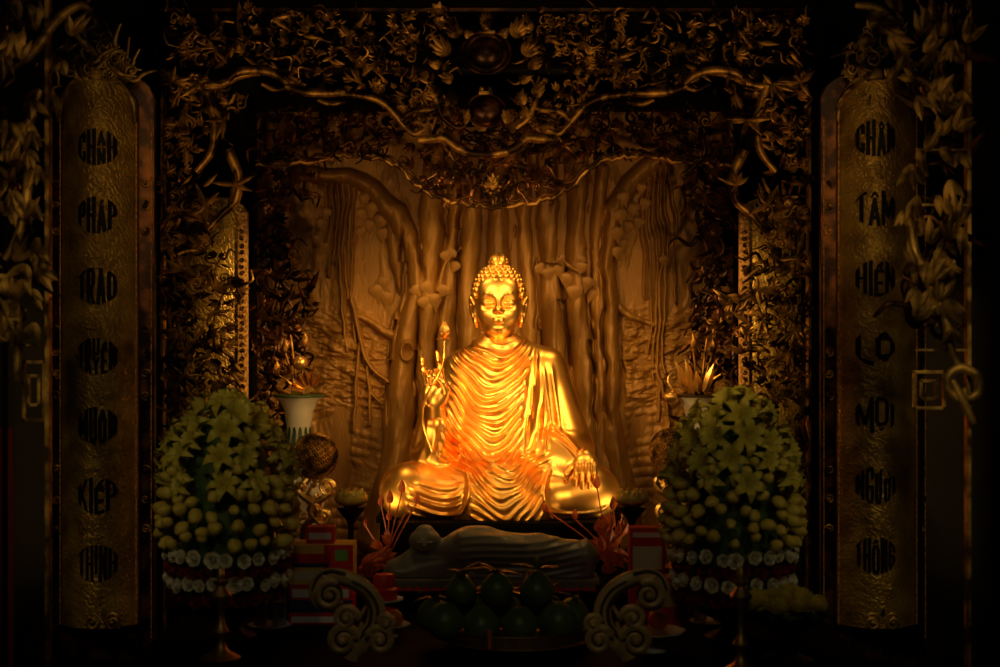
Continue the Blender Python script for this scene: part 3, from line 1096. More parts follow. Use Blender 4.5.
# ------------------------------------------------------------------ the carved gate: two posts and a lintel
YG = -0.6
kG = k_at(YG)
for sgn in (-1, 1):
    fx = (lambda px: px) if sgn < 0 else (lambda px: 972 - px)
    X = lambda px: at(fx(px), 0, YG).x
    side = 'beside the board beginning CHANH' if sgn < 0 else 'beside the board beginning CHAN TAM'
    t = thing('gate_post', 'dark carved gate post wreathed in gilt leaves and blossoms %s' % side, 'carved post', (X(200), YG, 0))
    b = MB()
    for a_, c_ in ((150, 161),):
        xa, xb = sorted((X(a_), X(c_)))
        b.box((xa, YG - 0.1, 0), (xb, YG + 0.12, at(0, 9, YG).z), 0.006)
    obj('post', b, M_BLACKWOOD, t, angle=40)
    b = MB()
    for a_, c_ in ((163, 165.5),):
        xa, xb = sorted((X(a_), X(c_)))
        b.box((xa, YG - 0.06, 0), (xb, YG + 0.02, at(0, 70, YG).z))
    obj('edge_bead', b, M_CARVE, t, smooth=False)

    def ins(px, py):
        q = px if sgn < 0 else 972 - px
        w = 40 + 26 * math.exp(-((py - 95) / 40) ** 2) + 18 * math.sin(py * 0.021 + 1.2) + 8 * math.sin(py * 0.07)
        return 168 < q < 168 + w + 14
    lo_, hi_ = sorted((fx(166), fx(246)))
    s1, l1 = carve(ins, (lo_, 78, hi_, 470), YG, 420, 9, 90 + sgn, 0.12, (2, 6, 1, 2, 4))
    obj('scrollwork', s1, M_CARVE, t)
    obj('leaves', l1, M_CARVE, t)
    # bamboo-like sprays and the flaring bough at the top
    b = MB()
    r = random.Random(31 + sgn)
    for (qx, qy) in ((172, 82), (200, 84), (176, 215), (205, 205), (182, 270), (235, 185), (224, 120), (178, 330), (215, 290)):
        p = at(fx(qx), qy, YG - 0.13)
        b = MB()
        for j in range(5):
            a = r.uniform(0, 2 * math.pi)
            b.blade(p, p + Vector((math.cos(a), -0.25, math.sin(a))) * r.uniform(13, 24) * kG, 5 * kG, (0, -1, 0), -0.15, 6, 0.5)
        obj('leaf_spray', b, M_CARVE, t)
    for pts in (((167, 74), (185, 84), (215, 86), (240, 76), (262, 72)), ((228, 150), (238, 175), (236, 200), (222, 214), (208, 230)), ((205, 88), (214, 118), (212, 150), (196, 172))):
        sp = spline([at(fx(a_), c_, YG - 0.09) for a_, c_ in pts], 6)
        b = MB()
        b.tube(sp, [5.5 * kG * (1 - 0.5 * i / len(sp)) for i in range(len(sp))], 8, True, 0.7, (0, 1, 0))
        obj('bough', b, M_CARVE, t)

lin = thing('carved_lintel', 'wide gilt carved lintel with medallion and curling boughs above the statue', 'lintel', (0, YG, at(0, 140, YG).z))
lin['kind'] = 'thing'
b = MB()
b.box((at(161, 0, YG).x, YG - 0.03, at(0, 12.5, YG).z), (at(811, 0, YG).x, YG + 0.02, at(0, 9, YG).z))
obj('top_bead', b, M_CARVE_DARK, lin, smooth=False)
b = MB()
b.box((at(150, 0, YG).x, YG - 0.06, at(0, 8, YG).z), (at(822, 0, YG).x, YG + 0.12, at(0, -60, YG).z))
b.box((at(168, 0, YG).x, YG + 0.04, at(0, 66, YG).z), (at(804, 0, YG).x, YG + 0.10, at(0, 8, YG).z))
obj('backing_beam', b, M_BLACKWOOD, lin, smooth=False)


def lint_y(px):
    d = abs(px - 486)
    return 138 - 44 * sm(60, 130, d) - 28 * sm(180, 250, d)


s1, l1 = carve(lambda x, y: y < lint_y(x) - 4 and not (abs(x - 486) < 40 and 10 < y < 134), (168, 14, 804, 140), YG, 640, 8.5, 55, 0.12, (2, 6, 1, 2, 4))
obj('scrollwork', s1, M_CARVE, lin)
obj('leaves', l1, M_CARVE, lin)
b = MB()
for sgn in (-1, 1):
    mx = lambda px: px if sgn < 0 else 972 - px
    for pts, r0 in ((((228, 80), (236, 73), (255, 70), (275, 74), (288, 84)), 4.5), (((285, 86), (305, 92), (330, 93), (345, 92)), 4.5), (((340, 94), (365, 96), (385, 104), (398, 118), (404, 126)), 3.5),
                    (((418, 140), (434, 139), (445, 138), (456, 147), (470, 153), (486, 155)), 4.6), (((430, 82), (436, 100), (444, 118), (456, 128)), 3.2), (((400, 122), (412, 112), (430, 110), (440, 106)), 3.0),
                    (((318, 100), (330, 104), (345, 102)), 2.5), (((262, 84), (275, 90), (285, 88)), 2.5), (((404, 126), (414, 134), (424, 130)), 3)):
        sp = spline([at(mx(a_), c_, YG - 0.12) for a_, c_ in pts], 6)
        b = MB()
        b.tube(sp, [r0 * kG * (0.55 + 0.45 * math.sin(math.pi * (0.15 + 0.8 * i / len(sp)))) for i in range(len(sp))], 8, True, 0.7, (0, 1, 0))
        obj('bough', b, M_CARVE, lin)
b = MB()
for sgn in (-1, 1):
    mx = lambda px: px if sgn < 0 else 972 - px
    for px, py, a, s_ in ((458, 37, 118, 24), (448, 55, 130, 26), (440, 66, 150, 14), (452, 105, 100, 16), (446, 118, 70, 14), (438, 95, 135, 15), (470, 36, 130, 10), (462, 122, 60, 14), (452, 80, 160, 14)):
        p = at(mx(px), py, YG - 0.14)
        b = MB()
        a = math.radians(a if sgn < 0 else 180 - a)
        for f in (-2, -1, 0, 1, 2):
            aa = a + f * 0.33
            b.blade(p, p + Vector((math.cos(aa), -0.3, math.sin(aa))) * s_ * kG * (1 - 0.2 * abs(f)), 7 * kG, (0, -1, 0), -0.2, 6, 0.5)
        obj('acanthus_spray', b, M_CARVE, lin)
b = MB()
c_ = at(486, 52, YG - 0.12)
n = 30
for (ra, rb, tr) in ((19, 17, 2.2), (24, 21, 1.4)):
    ring = [c_ + Vector((math.cos(2 * math.pi * i / n) * ra * kG, 0, math.sin(2 * math.pi * i / n) * rb * kG)) for i in range(n + 1)]
    b.tube(ring, tr * kG, 6, False)
b.ball(c_ + Vector((0, 0.03, 0)), (18 * kG, 0.05, 16 * kG), 20, 10)
pl = at(486, 110, YG - 0.10)
b.ball(pl + Vector((0, 0.03, 0)), (17 * kG, 0.05, 15 * kG), 18, 9)
b.tube([pl + Vector((math.cos(2 * math.pi * i / n) * 19 * kG, 0, math.sin(2 * math.pi * i / n) * 16 * kG)) for i in range(n + 1)], 1.3 * kG, 6, False)
obj('medallion', b, M_CARVE_DARK, lin)
b = MB()
c_ = at(486, 31, YG - 0.15)
for j in range(7):
    a = math.radians(90 + (j - 3) * 17)
    b.blade(c_ + Vector(((j - 3) * 1.6 * kG, 0, 0)), c_ + Vector(((j - 3) * 1.6 * kG, 0, 0)) + Vector((math.cos(a), -0.15, math.sin(a))) * (21 - 2.2 * abs(j - 3)) * kG, 5.5 * kG, (0, -1, 0), -0.15, 6, 0.5)
b.box((c_.x - 9 * kG, c_.y - 0.02, c_.z - 3 * kG), (c_.x + 9 * kG, c_.y + 0.02, c_.z), 0.003)
c_ = at(486, 93, YG - 0.15)
b.box((c_.x - 7 * kG, c_.y - 0.02, c_.z - 2 * kG), (c_.x + 7 * kG, c_.y + 0.02, c_.z + 1.5 * kG), 0.004)
b.ball(c_ + Vector((-4 * kG, 0, 4 * kG)), 3 * kG, 8, 6)
b.ball(c_ + Vector((4 * kG, 0, 4 * kG)), 3 * kG, 8, 6)
obj('medallion_crown', b, M_CARVE, lin)

# ------------------------------------------------------------------ couplet boards with round black words
YC = -1.2
kC = k_at(YC)


LETTERS = {
    'C': [[(1, .70), (1, .88), (.8, 1), (.2, 1), (0, .86), (0, .14), (.2, 0), (.8, 0), (1, .12), (1, .30)]],
    'H': [[(0, 0), (0, 1)], [(1, 0), (1, 1)], [(0, .5), (1, .5)]],
    'A': [[(0, 0), (.5, 1)], [(.5, 1), (1, 0)], [(.22, .28), (.78, .28)]],
    'N': [[(0, 0), (0, 1)], [(0, 1), (1, 0)], [(1, 0), (1, 1)]],
    'P': [[(0, 0), (0, 1)], [(0, 1), (.75, 1), (1, .88), (1, .58), (.75, .46), (0, .46)]],
    'T': [[(0, 1), (1, 1)], [(.5, 1), (.5, 0)]],
    'R': [[(0, 0), (0, 1)], [(0, 1), (.75, 1), (1, .88), (1, .60), (.75, .48), (0, .48)], [(.45, .48), (1, 0)]],
    'O': [[(.5, 1), (.2, 1), (0, .86), (0, .14), (.2, 0), (.8, 0), (1, .14), (1, .86), (.8, 1), (.5, 1)]],
    'U': [[(0, 1), (0, .14), (.2, 0), (.8, 0), (1, .14), (1, 1)]],
    'Y': [[(0, 1), (.5, .5)], [(1, 1), (.5, .5)], [(.5, .5), (.5, 0)]],
    'E': [[(1, 1), (0, 1), (0, 0), (1, 0)], [(0, .5), (.85, .5)]],
    'M': [[(0, 0), (0, 1)], [(0, 1), (.5, .2)], [(.5, .2), (1, 1)], [(1, 1), (1, 0)]],
    'K': [[(0, 0), (0, 1)], [(1, 1), (.05, .5)], [(.25, .58), (1, 0)]],
    'I': [[(.5, 0), (.5, 1)]],
    'L': [[(0, 1), (0, 0), (1, 0)]],
    'G': [[(1, .72), (1, .88), (.8, 1), (.2, 1), (0, .86), (0, .14), (.2, 0), (.8, 0), (1, .12), (1, .46), (.55, .46)]],
}
MARKS = {'acute': [[(.38, 1.12), (.68, 1.28)]], 'hat': [[(.15, 1.10), (.5, 1.26)], [(.5, 1.26), (.85, 1.10)]], 'grave': [[(.72, 1.36), (.98, 1.26)]],
         'hook': [[(.72, 1.28), (.95, 1.36), (.98, 1.26)]], 'hat_acute': [[(.7, 1.32), (.98, 1.42)]], 'dot': [[(.38, -.20), (.62, -.20)]], 'horn': [[(1.0, .98), (1.18, 1.02), (1.22, 1.18)]]}
SPLIT = {'Á': ('A', 'acute'), 'Ề': ('E', 'hat', 'grave'), 'Ô': ('O', 'hat'), 'Ế': ('E', 'hat', 'hat_acute'), 'Ị': ('I', 'dot'), 'Â': ('A', 'hat'), 'Ể': ('E', 'hat', 'hook'),
         'Ộ': ('O', 'hat', 'dot'), 'Ọ': ('O', 'dot'), 'Ư': ('U', 'horn'), 'Ờ': ('O', 'horn', 'grave')}


def word_mesh(cells, cx, cz, R, surf):
    """heavy block letters side by side, bulged to fill a circle; a cell may hold two letters one over the other"""
    out = MB()
    wsum = sum(w for _, w in cells)
    x = -1.0
    hw = 0.088

    def bar(p, q, h):
        d = Vector((q[0] - p[0], q[1] - p[1]))
        L = d.length
        if L < 1e-6:
            return
        d /= L
        n = Vector((-d.y, d.x)) * h
        e = d * h * 0.8
        p0, p1 = Vector(p) - e, Vector(q) + e
        m = max(2, int(L / 0.07))
        top, fs = [], []
        for i in range(m + 1):
            c = p0 + (p1 - p0) * (i / m)
            for sgn_ in (-1, 1):
                u = c + n * sgn_
                a_ = max(-1, min(1, u.x))
                X_ = cx + a_ * R
                Z_ = cz + u.y * R * math.sqrt(max(0.10, 1 - a_ * a_ * 0.90))
                top.append(Vector((X_, surf(X_) - 0.010, Z_)))
                top.append(Vector((X_, surf(X_) + 0.002, Z_)))
        for i in range(m):
            o = i * 4
            fs += [(o, o + 2, o + 6, o + 4), (o, o + 4, o + 5, o + 1), (o + 2, o + 3, o + 7, o + 6)]
        fs += [(0, 1, 3, 2), (m * 4, m * 4 + 2, m * 4 + 3, m * 4 + 1)]
        out.add(top, fs)
    for cell, w in cells:
        cw = 2.0 * w / wsum
        stack = cell.split('/')
        for si, ch in enumerate(stack):
            spec = SPLIT.get(ch, (ch,))
            za = -1 + 2 * (len(stack) - 1 - si) / len(stack)
            zb = za + 2 / len(stack)
            gap = 0.03
            lo, hi = 0.0, 1.0
            if 'dot' in spec:
                lo = -0.30
            for mk in spec[1:]:
                hi = max(hi, max(p_[1] for st_ in MARKS[mk] for p_ in st_) + 0.06)
            h = hw * (0.8 if len(cells) > 4 else 1.35 if len(cells) < 3 else 1.0)
            xa, xb = x + gap + h, x + cw - gap - h
            if 'horn' in spec:
                xb -= 0.06
            if xb - xa < 0.02:
                xa = xb = x + cw / 2
            y0_, y1_ = za + gap + h, zb - gap - h
            mp = lambda p_: (xa + (xb - xa) * p_[0], y0_ + (y1_ - y0_) * (p_[1] - lo) / (hi - lo))
            for key in spec:
                thin = 0.62 if key in MARKS else 1.0
                for st_ in (LETTERS.get(key) or MARKS[key]):
                    for i in range(len(st_) - 1):
                        bar(mp(st_[i]), mp(st_[i + 1]), h * thin * (0.8 if len(stack) > 1 else 1))
        x += cw
    return out


WORDS = {
    -1: ([(('C', 1), ('H', 1.05), ('Á/N', 1), ('H', 1.05)), (('P', 1), ('H', 1.05), ('Á', 1.1), ('P', 1)), (('T', 1), ('R', 1.05), ('A', 1.1), ('O', 1.1)),
          (('T', 1), ('R', 1.05), ('U/Y', 1.1), ('Ề', 1.0), ('N', 1.1)), (('M', 1.3), ('U', 1), ('Ô', 1), ('N', 1)), (('K', 1.05), ('I', .5), ('Ế', 1), ('P', 1)),
          (('T', 1), ('H', 1.05), ('Ị', .5), ('N', 1.05), ('H', 1.05))], 97, (147, 215, 286, 356, 425, 495, 563), 61, 137),
    1: ([(('C', 1), ('H', 1.05), ('Â', 1.1), ('N', 1)), (('T', 1), ('Â', 1.1), ('M', 1.3)), (('H', 1.05), ('I', .5), ('Ể', 1), ('N', 1.05)), (('L', 1), ('Ộ', 1.15)),
         (('M', 1.3), ('Ọ', 1.1), ('I', .5)), (('N', 1.05), ('G', 1.05), ('Ư', 1.05), ('Ờ', 1.1), ('I', .4)), (('T', .9), ('H', 1.05), ('Ô', 1.1), ('N', 1.05), ('G', 1.05))],
        876, (138, 208, 278, 347, 415, 485, 555), 838, 916),
}
LAB = {-1: 'tall gold couplet board reading CHANH PHAP TRAO TRUYEN in round black words', 1: 'tall gold couplet board reading CHAN TAM HIEN LO in round black words'}
for sgn in (-1, 1):
    words, cxp, rows, xl, xr = WORDS[sgn]
    xa, xb = at(xl, 0, YC).x, at(xr, 0, YC).x
    xm, hw = (xa + xb) / 2, (xb - xa) / 2
    t = thing('couplet_board', LAB[sgn], 'couplet board', (xm, YC, 0))
    b = MB()
    arched_board(b, xa, xb, at(0, 84, YC).z, at(0, 624, YC).z, YC, 0.13, 22, 0.10)
    obj('board', b, M_SCALE, t, angle=40)
    b = MB()
    x0, x1 = at(xl - 14, 0, YC).x, at(xr + 14, 0, YC).x
    arched_board(b, x0, x1, at(0, 70, YC).z, 0, YC + 0.07, 0.04, 22, 0.14)
    obj('backing_board', b, M_CARVE_DARK, t, angle=40)
    b = MB()
    for xq in (xa, xb):
        b.tube([(xq, YC - 0.015, at(0, 624, YC).z), (xq, YC - 0.015, at(0, 108, YC).z)], 0.9 * kC, 6)
    for xq in (x0 + 0.01, x1 - 0.01):
        b.tube([(xq, YC + 0.05, at(0, 640, YC).z), (xq, YC + 0.05, at(0, 118, YC).z)], 0.7 * kC, 6)
    obj('edge_bead', b, M_STRIP, t)
    surf = lambda x: YC - 0.13 * (1 - ((x - xm) / hw) ** 2)
    for cells, py in zip(words, rows):
        p = at(cxp, py, YC - 0.12)
        obj('round_word', word_mesh(cells, p.x, p.z, 19.0 * kC, surf), M_LETTER, t, smooth=False)
    # lotus sprigs pressed between the words, and black fret cartouches in the margins
    b = MB()
    rws = list(rows[1:]) + [rows[-1] + 58]
    for py in rws:
        p = at(cxp + 3, py - 27, YC)
        p.y = surf(p.x) - 0.004
        b = MB()
        for j in range(5):
            a = math.radians(90 + (j - 2) * 34)
            b.blade(p, p + Vector((math.cos(a) * 11, 0, math.sin(a) * 9)) * kC, 4 * kC, (0, -1, 0), 0, 5, 0.35)
        volute(b, p + Vector((7 * kC, 0, -3 * kC)), 3 * kC, 1.2, 2, 1, 0.9 * kC, n=12)
        obj('lotus_sprig', b, M_SCALE, t)
    b = MB()
    r = random.Random(17 + sgn)
    for xq in ((x1 + xb) / 2, (x0 + xa) / 2):
        for py in (182, 205, 230, 330, 352, 374, 396, 470, 500, 530):
            p = at(0, py, YC)
            b = MB()
            volute(b, (xq, YC + 0.035, p.z), 3.8 * kC, 1.3, r.uniform(0, 6), r.choice((-1, 1)), 1.5 * kC, n=12)
            obj('margin_scroll', b, M_CARVE, t)
    # crest over the board
    s1, l1 = carve(lambda x, y: abs(x - cxp) < 34 * math.sin(math.pi * (y - 20) / 140) + 6, (cxp - 40, 22, cxp + 40, 92), YC - 0.02, 46, 12, 140 + sgn, 0.08, (3, 3, 0, 2, 1))
    s1.v += []
    c_ = at(cxp - 2, 76, YC - 0.06)
    s1.ball(c_, (9 * kC, 0.03, 9 * kC), 14, 8)
    for sg in (-1, 1):
        sp = spline([at(cxp + sg * q[0], q[1], YC - 0.05) for q in ((6, 86), (16, 80), (28, 88), (36, 104), (38, 122))], 5)
        s1.tube(sp, [4.5 * kC * (1 - 0.6 * i / len(sp)) for i in range(len(sp))], 7)
    obj('crest_scrolls', s1, M_CARVE_FRONT, t)
    obj('crest_leaves', l1, M_CARVE_FRONT, t)
    # foot ornament
    b = MB()
    p = at(cxp + 6, 622, YC - 0.12)
    for sg in (-1, 1):
        volute(b, p + Vector((sg * 10 * kC, 0, 0)), 7 * kC, 1.4, math.pi / 2, sg, 2.2 * kC, -0.02, p + Vector((-sg * 16 * kC, 0, -6 * kC)))
    acanthus(b, p, math.pi / 2, 14 * kC, 0.2, 5, r)
    obj('foot_ornament', b, M_CARVE_FRONT, t)

# ------------------------------------------------------------------ big gilt foliage screens nearest the viewer
YF = -2.1
kF = k_at(YF)
for sgn in (-1, 1):
    if sgn < 0:
        M = lambda px: px
        lab = 'gilt foliage screen with large hanging leaves at the edge by the dark red curtain'
    else:
        M = lambda px: 948 - px
        lab = 'gilt foliage screen with large hanging leaves and an open curled tendril'
    X = lambda px: at(M(px), 0, YF).x
    t = thing('foliage_screen', lab, 'carved screen', (X(20), YF, 0))
    b = MB()
    xa, xb = sorted((X(46), X(50))) if sgn < 0 else sorted((at(966, 0, YF).x, at(970, 0, YF).x))
    b.box((xa, YF - 0.02, 0), (xb, YF + 0.03, at(0, -40, YF).z))
    obj('upright_bead', b, M_CARVE_FRONT, t, smooth=False)
    b = MB()
    ff = (lambda px: px) if sgn < 0 else (lambda px: px)
    base = [(44, 420), (24, 420), (24, 362), (44, 362)] if sgn < 0 else [(914, 408), (944, 408), (944, 372), (914, 372)]
    for fr in (base, [((x - base[0][0]) * 0.5 + base[0][0] + (-5 if sgn < 0 else 7), (y - 390) * 0.5 + 390) for x, y in base]):
        pp = [at(x, y, YF) for x, y in fr] + [at(*fr[0], YF)]
        for i in range(4):
            lo = [min(pp[i][j], pp[i + 1][j]) - 1.6 * kF for j in range(3)]
            hi = [max(pp[i][j], pp[i + 1][j]) + 1.6 * kF for j in range(3)]
            b.box(lo, hi, 0.002)
        obj('fret', b, M_CARVE_FRONT, t, smooth=False)
        b = MB()
    for py in ((140, 215, 345) if sgn < 0 else (150, 205, 350)):
        xs_ = sorted((at(6 if sgn < 0 else 915, 0, YF).x, at(46 if sgn < 0 else 966, 0, YF).x))
        p = at(0, py, YF)
        b = MB()
        b.box((xs_[0], YF - 0.015, p.z - kF), (xs_[1], YF + 0.015, p.z + kF))
        obj('cross_bar', b, M_CARVE_FRONT, t, smooth=False)
    b = MB()
    x_in = at(4 if sgn < 0 else 921, 0, YF).x
    b.box((x_in - 0.008, YF, 0), (x_in + 0.008, YF + 0.03, at(0, -40, YF).z))
    obj('inner_upright', b, M_BLACKWOOD, t, smooth=False)
    r = random.Random(222 + sgn)
    b = MB()
    # bough sweeping across and leaves hanging from it
    if sgn < 0:
        paths = [((-20, 90), (10, 70), (35, 50), (55, 22), (78, 6), (92, 10)), ((0, 160), (12, 140), (30, 120), (40, 90)), ((5, 260), (20, 230), (28, 180), (25, 130)), ((-5, 330), (8, 300), (16, 310), (18, 350), (16, 380))]
        tufts = [(62, 60, -100), (70, 35, 60), (52, 92, -95), (30, 100, -60), (28, 150, -80), (36, 165, -90), (12, 205, -60), (30, 200, -85), (8, 60, 80), (20, 55, 100), (35, 30, 70), (5, 120, -120), (15, 285, 160), (38, 270, -30), (30, 290, -50), (5, 310, -60), (40, 20, 120), (18, 20, 100), (10, 165, 90), (34, 245, -70)]
    else:
        paths = [((855, 5), (875, 8), (895, 22), (903, 45), (902, 70)), ((912, 75), (930, 85), (945, 100), (955, 95)), ((915, 200), (912, 230), (918, 260), (935, 268), (955, 262)), ((918, 268), (932, 290), (945, 315), (950, 345), (958, 366)),
                 ((958, 400), (948, 388), (950, 374), (962, 368), (976, 376), (978, 392), (968, 398), (964, 388)), ((952, 380), (962, 400), (974, 424))]
        tufts = [(866, 18, 0), (878, 24, -30), (890, 34, -50), (921, 36, 85), (945, 36, 95), (924, 52, 60), (966, 42, 70), (858, 48, 60), (930, 92, -40), (916, 78, 150), (955, 130, 40), (940, 148, -60), (918, 150, -80), (912, 165, -95), (944, 135, 100), (914, 200, -90), (938, 195, -75), (950, 180, -85), (922, 235, 120), (936, 250, -60), (950, 240, 80), (915, 262, -130), (958, 225, 90), (945, 300, -50), (930, 290, -100), (952, 330, -90), (900, 12, 120), (936, 262, -40), (926, 262, -70), (948, 258, -100)]
    for pts in paths:
        sp = spline([at(a_, c_, YF - 0.06) for a_, c_ in pts], 6)
        b = MB()
        b.tube(sp, [5.0 * kF * (0.45 + 0.55 * math.sin(math.pi * (0.1 + 0.8 * i / len(sp)))) for i in range(len(sp))], 8, True, 0.7, (0, 1, 0))
        obj('bough', b, M_CARVE_FRONT, t)
    for j in range(26):
        tufts.append((r.uniform(2, 44) if sgn < 0 else r.uniform(908, 964), r.uniform(0, 345), r.choice((-90, -70, -110, 90, 60, 120))))
    for px, py, a in tufts:
        b = MB()
        p = at(px, py, YF - 0.06 - r.uniform(0, 0.06))
        for j in range(r.choice((2, 3, 4))):
            aa = math.radians(a + r.uniform(-38, 38))
            L = r.uniform(17, 30) * kF
            b.blade(p, p + Vector((math.cos(aa), -0.25 * r.random(), math.sin(aa))) * L, 9 * kF, (0, -1, 0), r.uniform(-.25, .2), 7, 0.6)
        obj('leaf_tuft', b, M_CARVE_FRONT, t)
    if sgn < 0:
        s1, l1 = carve(lambda x, y: x < 44, (-20, 0, 48, 330), YF + 0.03, 60, 15, 301, 0.05, (3, 4, 0, 2, 2))
    else:
        s1, l1 = carve(lambda x, y: True, (906, 0, 966, 330), YF + 0.03, 60, 15, 303, 0.05, (3, 4, 0, 2, 2))
    obj('scrollwork', s1, M_CARVE_DARK, t)
    obj('scroll_leaves', l1, M_CARVE_DARK, t)
# ------------------------------------------------------------------ altar furniture
TOP = 0.73           # front altar table
TIER = 0.83          # raised step behind it
M_BRASS = noisy(principled('old_brass', (0.35, 0.2, 0.05), 0.3, 0.95), (0.4, 0.24, 0.06), (0.65, 0.42, 0.12), 12, rough=(0.4, 0.55))
M_BRONZE = noisy(principled('dark_bronze', (0.06, 0.035, 0.015), 0.28, 0.8), (0.035, 0.02, 0.008), (0.1, 0.055, 0.02), 8, rough=(0.2, 0.4))
M_PORC = principled('white_porcelain', (0.76, 0.69, 0.54), 0.22, 0, 0.5)
M_PORC_SHADED = noisy(principled('shaded_white_porcelain', (0.2, 0.18, 0.145), 0.35, 0, 0.4), (0.14, 0.125, 0.10), (0.18, 0.16, 0.125), 5)  # white porcelain, its colour darkened to stand for shade
M_WHITE = principled('white_ceramic', (0.7, 0.7, 0.7), 0.25)
M_GLASS = principled('clear_glass', (0.85, 0.9, 1.0), 0.12, 0, 0.6, Transmission_Weight=0.72, IOR=1.5)
M_LILY = noisy(principled('lily_petal', (0.62, 0.62, 0.16), 0.5), (0.46, 0.40, 0.04), (0.66, 0.56, 0.085), 20)
M_BUD = noisy(principled('lily_bud', (0.70, 0.62, 0.16), 0.45), (0.50, 0.39, 0.04), (0.70, 0.55, 0.10), 14)
M_GREEN = noisy(principled('leaf_green', (0.04, 0.09, 0.02), 0.45), (0.02, 0.05, 0.012), (0.07, 0.13, 0.03), 15)
M_ROSE_W = principled('white_rose', (0.78, 0.75, 0.62), 0.55)
M_ROSE_R = principled('red_rose', (0.22, 0.006, 0.008), 0.55)
M_POMELO = noisy(principled('green_fruit_skin', (0.06, 0.13, 0.02), 0.4), (0.08, 0.15, 0.018), (0.15, 0.24, 0.04), 10, bump=0.1, bscale=120)
M_ORANGE = noisy(principled('orange_peel', (0.75, 0.2, 0.02), 0.4), (0.7, 0.17, 0.015), (0.8, 0.24, 0.03), 10, bump=0.1, bscale=200)
M_RED = principled('red_card', (0.6, 0.02, 0.018), 0.45)
M_YELLOW = principled('yellow_card', (0.85, 0.55, 0.08), 0.45)
M_BLUE = principled('blue_print', (0.03, 0.05, 0.16), 0.45)
M_SILVER = principled('silver_print', (0.7, 0.7, 0.74), 0.4)
M_LIME = principled('green_print', (0.18, 0.42, 0.06), 0.45)
M_CREAM = principled('cream_print', (0.7, 0.66, 0.5), 0.45)
M_LOTUS = noisy(principled('red_lotus_silk', (0.55, 0.07, 0.015), 0.4), (0.42, 0.045, 0.01), (0.72, 0.16, 0.025), 30)
M_LAMP = principled('amber_glass_cup', (0.8, 0.52, 0.08), 0.35, 0, 0.5, Subsurface_Weight=0.2)
M_SCROLL = noisy(principled('painted_scroll_wood', (0.55, 0.40, 0.18), 0.5, 0.15), (0.56, 0.37, 0.13), (0.88, 0.62, 0.26), 14, rough=(0.4, 0.6))
M_SCROLL_DK = principled('dark_scroll_wood', (0.10, 0.065, 0.025), 0.45, 0.1)
M_GOLDLEAF = noisy(principled('gilt_lotus', (0.8, 0.45, 0.1), 0.33, 0.9), (0.6, 0.3, 0.05), (0.95, 0.58, 0.16), 12, rough=(0.25, 0.45))
M_MUM = noisy(principled('yellow_mum', (0.5, 0.38, 0.04), 0.6), (0.62, 0.52, 0.04), (0.85, 0.64, 0.08), 20)
M_DRAPE = principled('dark_red_cloth', (0.16, 0.01, 0.006), 0.8)

t = thing('altar_table', 'long black lacquered altar table under the flowers and offerings', 'altar table', (0, -1.9, 0))
b = MB()
b.box((-1.66, -2.75, TOP - 0.05), (1.66, -1.11, TOP), 0.008)
obj('table_top', b, M_BLACKWOOD, t, angle=40)
b = MB()
b.box((-1.63, -2.68, 0.10), (1.63, -1.14, TOP - 0.05))
obj('apron', b, M_BLACKWOOD, t, smooth=False)
for sx in (-1, 1):
    for yy in (-2.6, -1.2):
        b = MB()
        b.box((sx * 1.55 - 0.06, yy - 0.06, 0), (sx * 1.55 + 0.06, yy + 0.06, 0.1), 0.005)
        obj('leg', b, M_BLACKWOOD, t, angle=40)
t = thing('altar_step', 'black raised altar step carrying the pedestal and lotus lamps', 'altar step', (0, -0.4, 0))
b = MB()
b.box((-1.36, -1.09, TIER - 0.04), (1.36, 0.32, TIER), 0.006)
obj('step_top', b, M_BLACKWOOD, t, angle=40)
b = MB()
b.box((-1.33, -1.06, 0), (1.33, 0.30, TIER - 0.04))
obj('step_body', b, M_BLACKWOOD, t, smooth=False)

t = thing('statue_pedestal', 'black square pedestal directly under the golden seated statue', 'pedestal', (0, -0.1, TIER))
xa, xb = at(397, 0, -0.54).x, at(602, 0, -0.54).x
b = MB()
b.box((xa, -0.54, SEAT.z - 0.035), (xb, 0.28, SEAT.z), 0.004)
b.box((-0.72, -0.28, SEAT.z - 0.035), (0.72, 0.28, SEAT.z), 0.004)
obj('pedestal_top', b, M_BLACKWOOD, t, angle=40)
b = MB()
b.box((xa + 0.01, -0.53, TIER), (xb - 0.01, 0.27, SEAT.z - 0.035))
b.box((-0.70, -0.26, TIER), (0.70, 0.27, SEAT.z - 0.035))
obj('pedestal_body', b, M_BLACKWOOD, t, smooth=False)

# ------------------------------------------------------------------ white reclining statue in front of the pedestal
YW = -0.90
kW = k_at(YW)
F = Field((380, -24, -1), (604, 26, 64), 0.8)
F.ell((425, -2, 41), (16, 13, 15), 2)
F.ell((425, 0, 54), (8, 8, 6), 4)
for dx in (-1, 1):
    F.ell((425 + dx * 5, -14, 41), (3.2, 1.6, 1.2), 1)
F.cap((425, -13, 43), (425, -16, 37), 1.2, 2.2, 2)
F.ell((425, -13.5, 33), (4.5, 2.2, 1.6), 1)
F.cap((396, -4, 12), (413, -3, 28), 7, 5.5, 4)
F.cap((396, -4, 11), (450, -2, 18), 8, 11, 6)
F.ell((402, 0, 6), (18, 16, 8), 5)
F.cap((436, 0, 30), (456, 0, 34), 9, 13, 6)
F.ell((478, 0, 30), (32, 18, 27), 10)
F.cap((470, 0, 32), (540, 0, 28), 22, 19, 10)
F.cap((540, 0, 28), (582, 0, 23), 19, 17, 8)
F.ell((586, -3, 24), (6, 14, 20), 5)
F.cap((462, -12, 46), (520, -15, 38), 8, 5, 5)
F.cap((400, 0, 4), (580, 0, 4), 14, 14, 8)
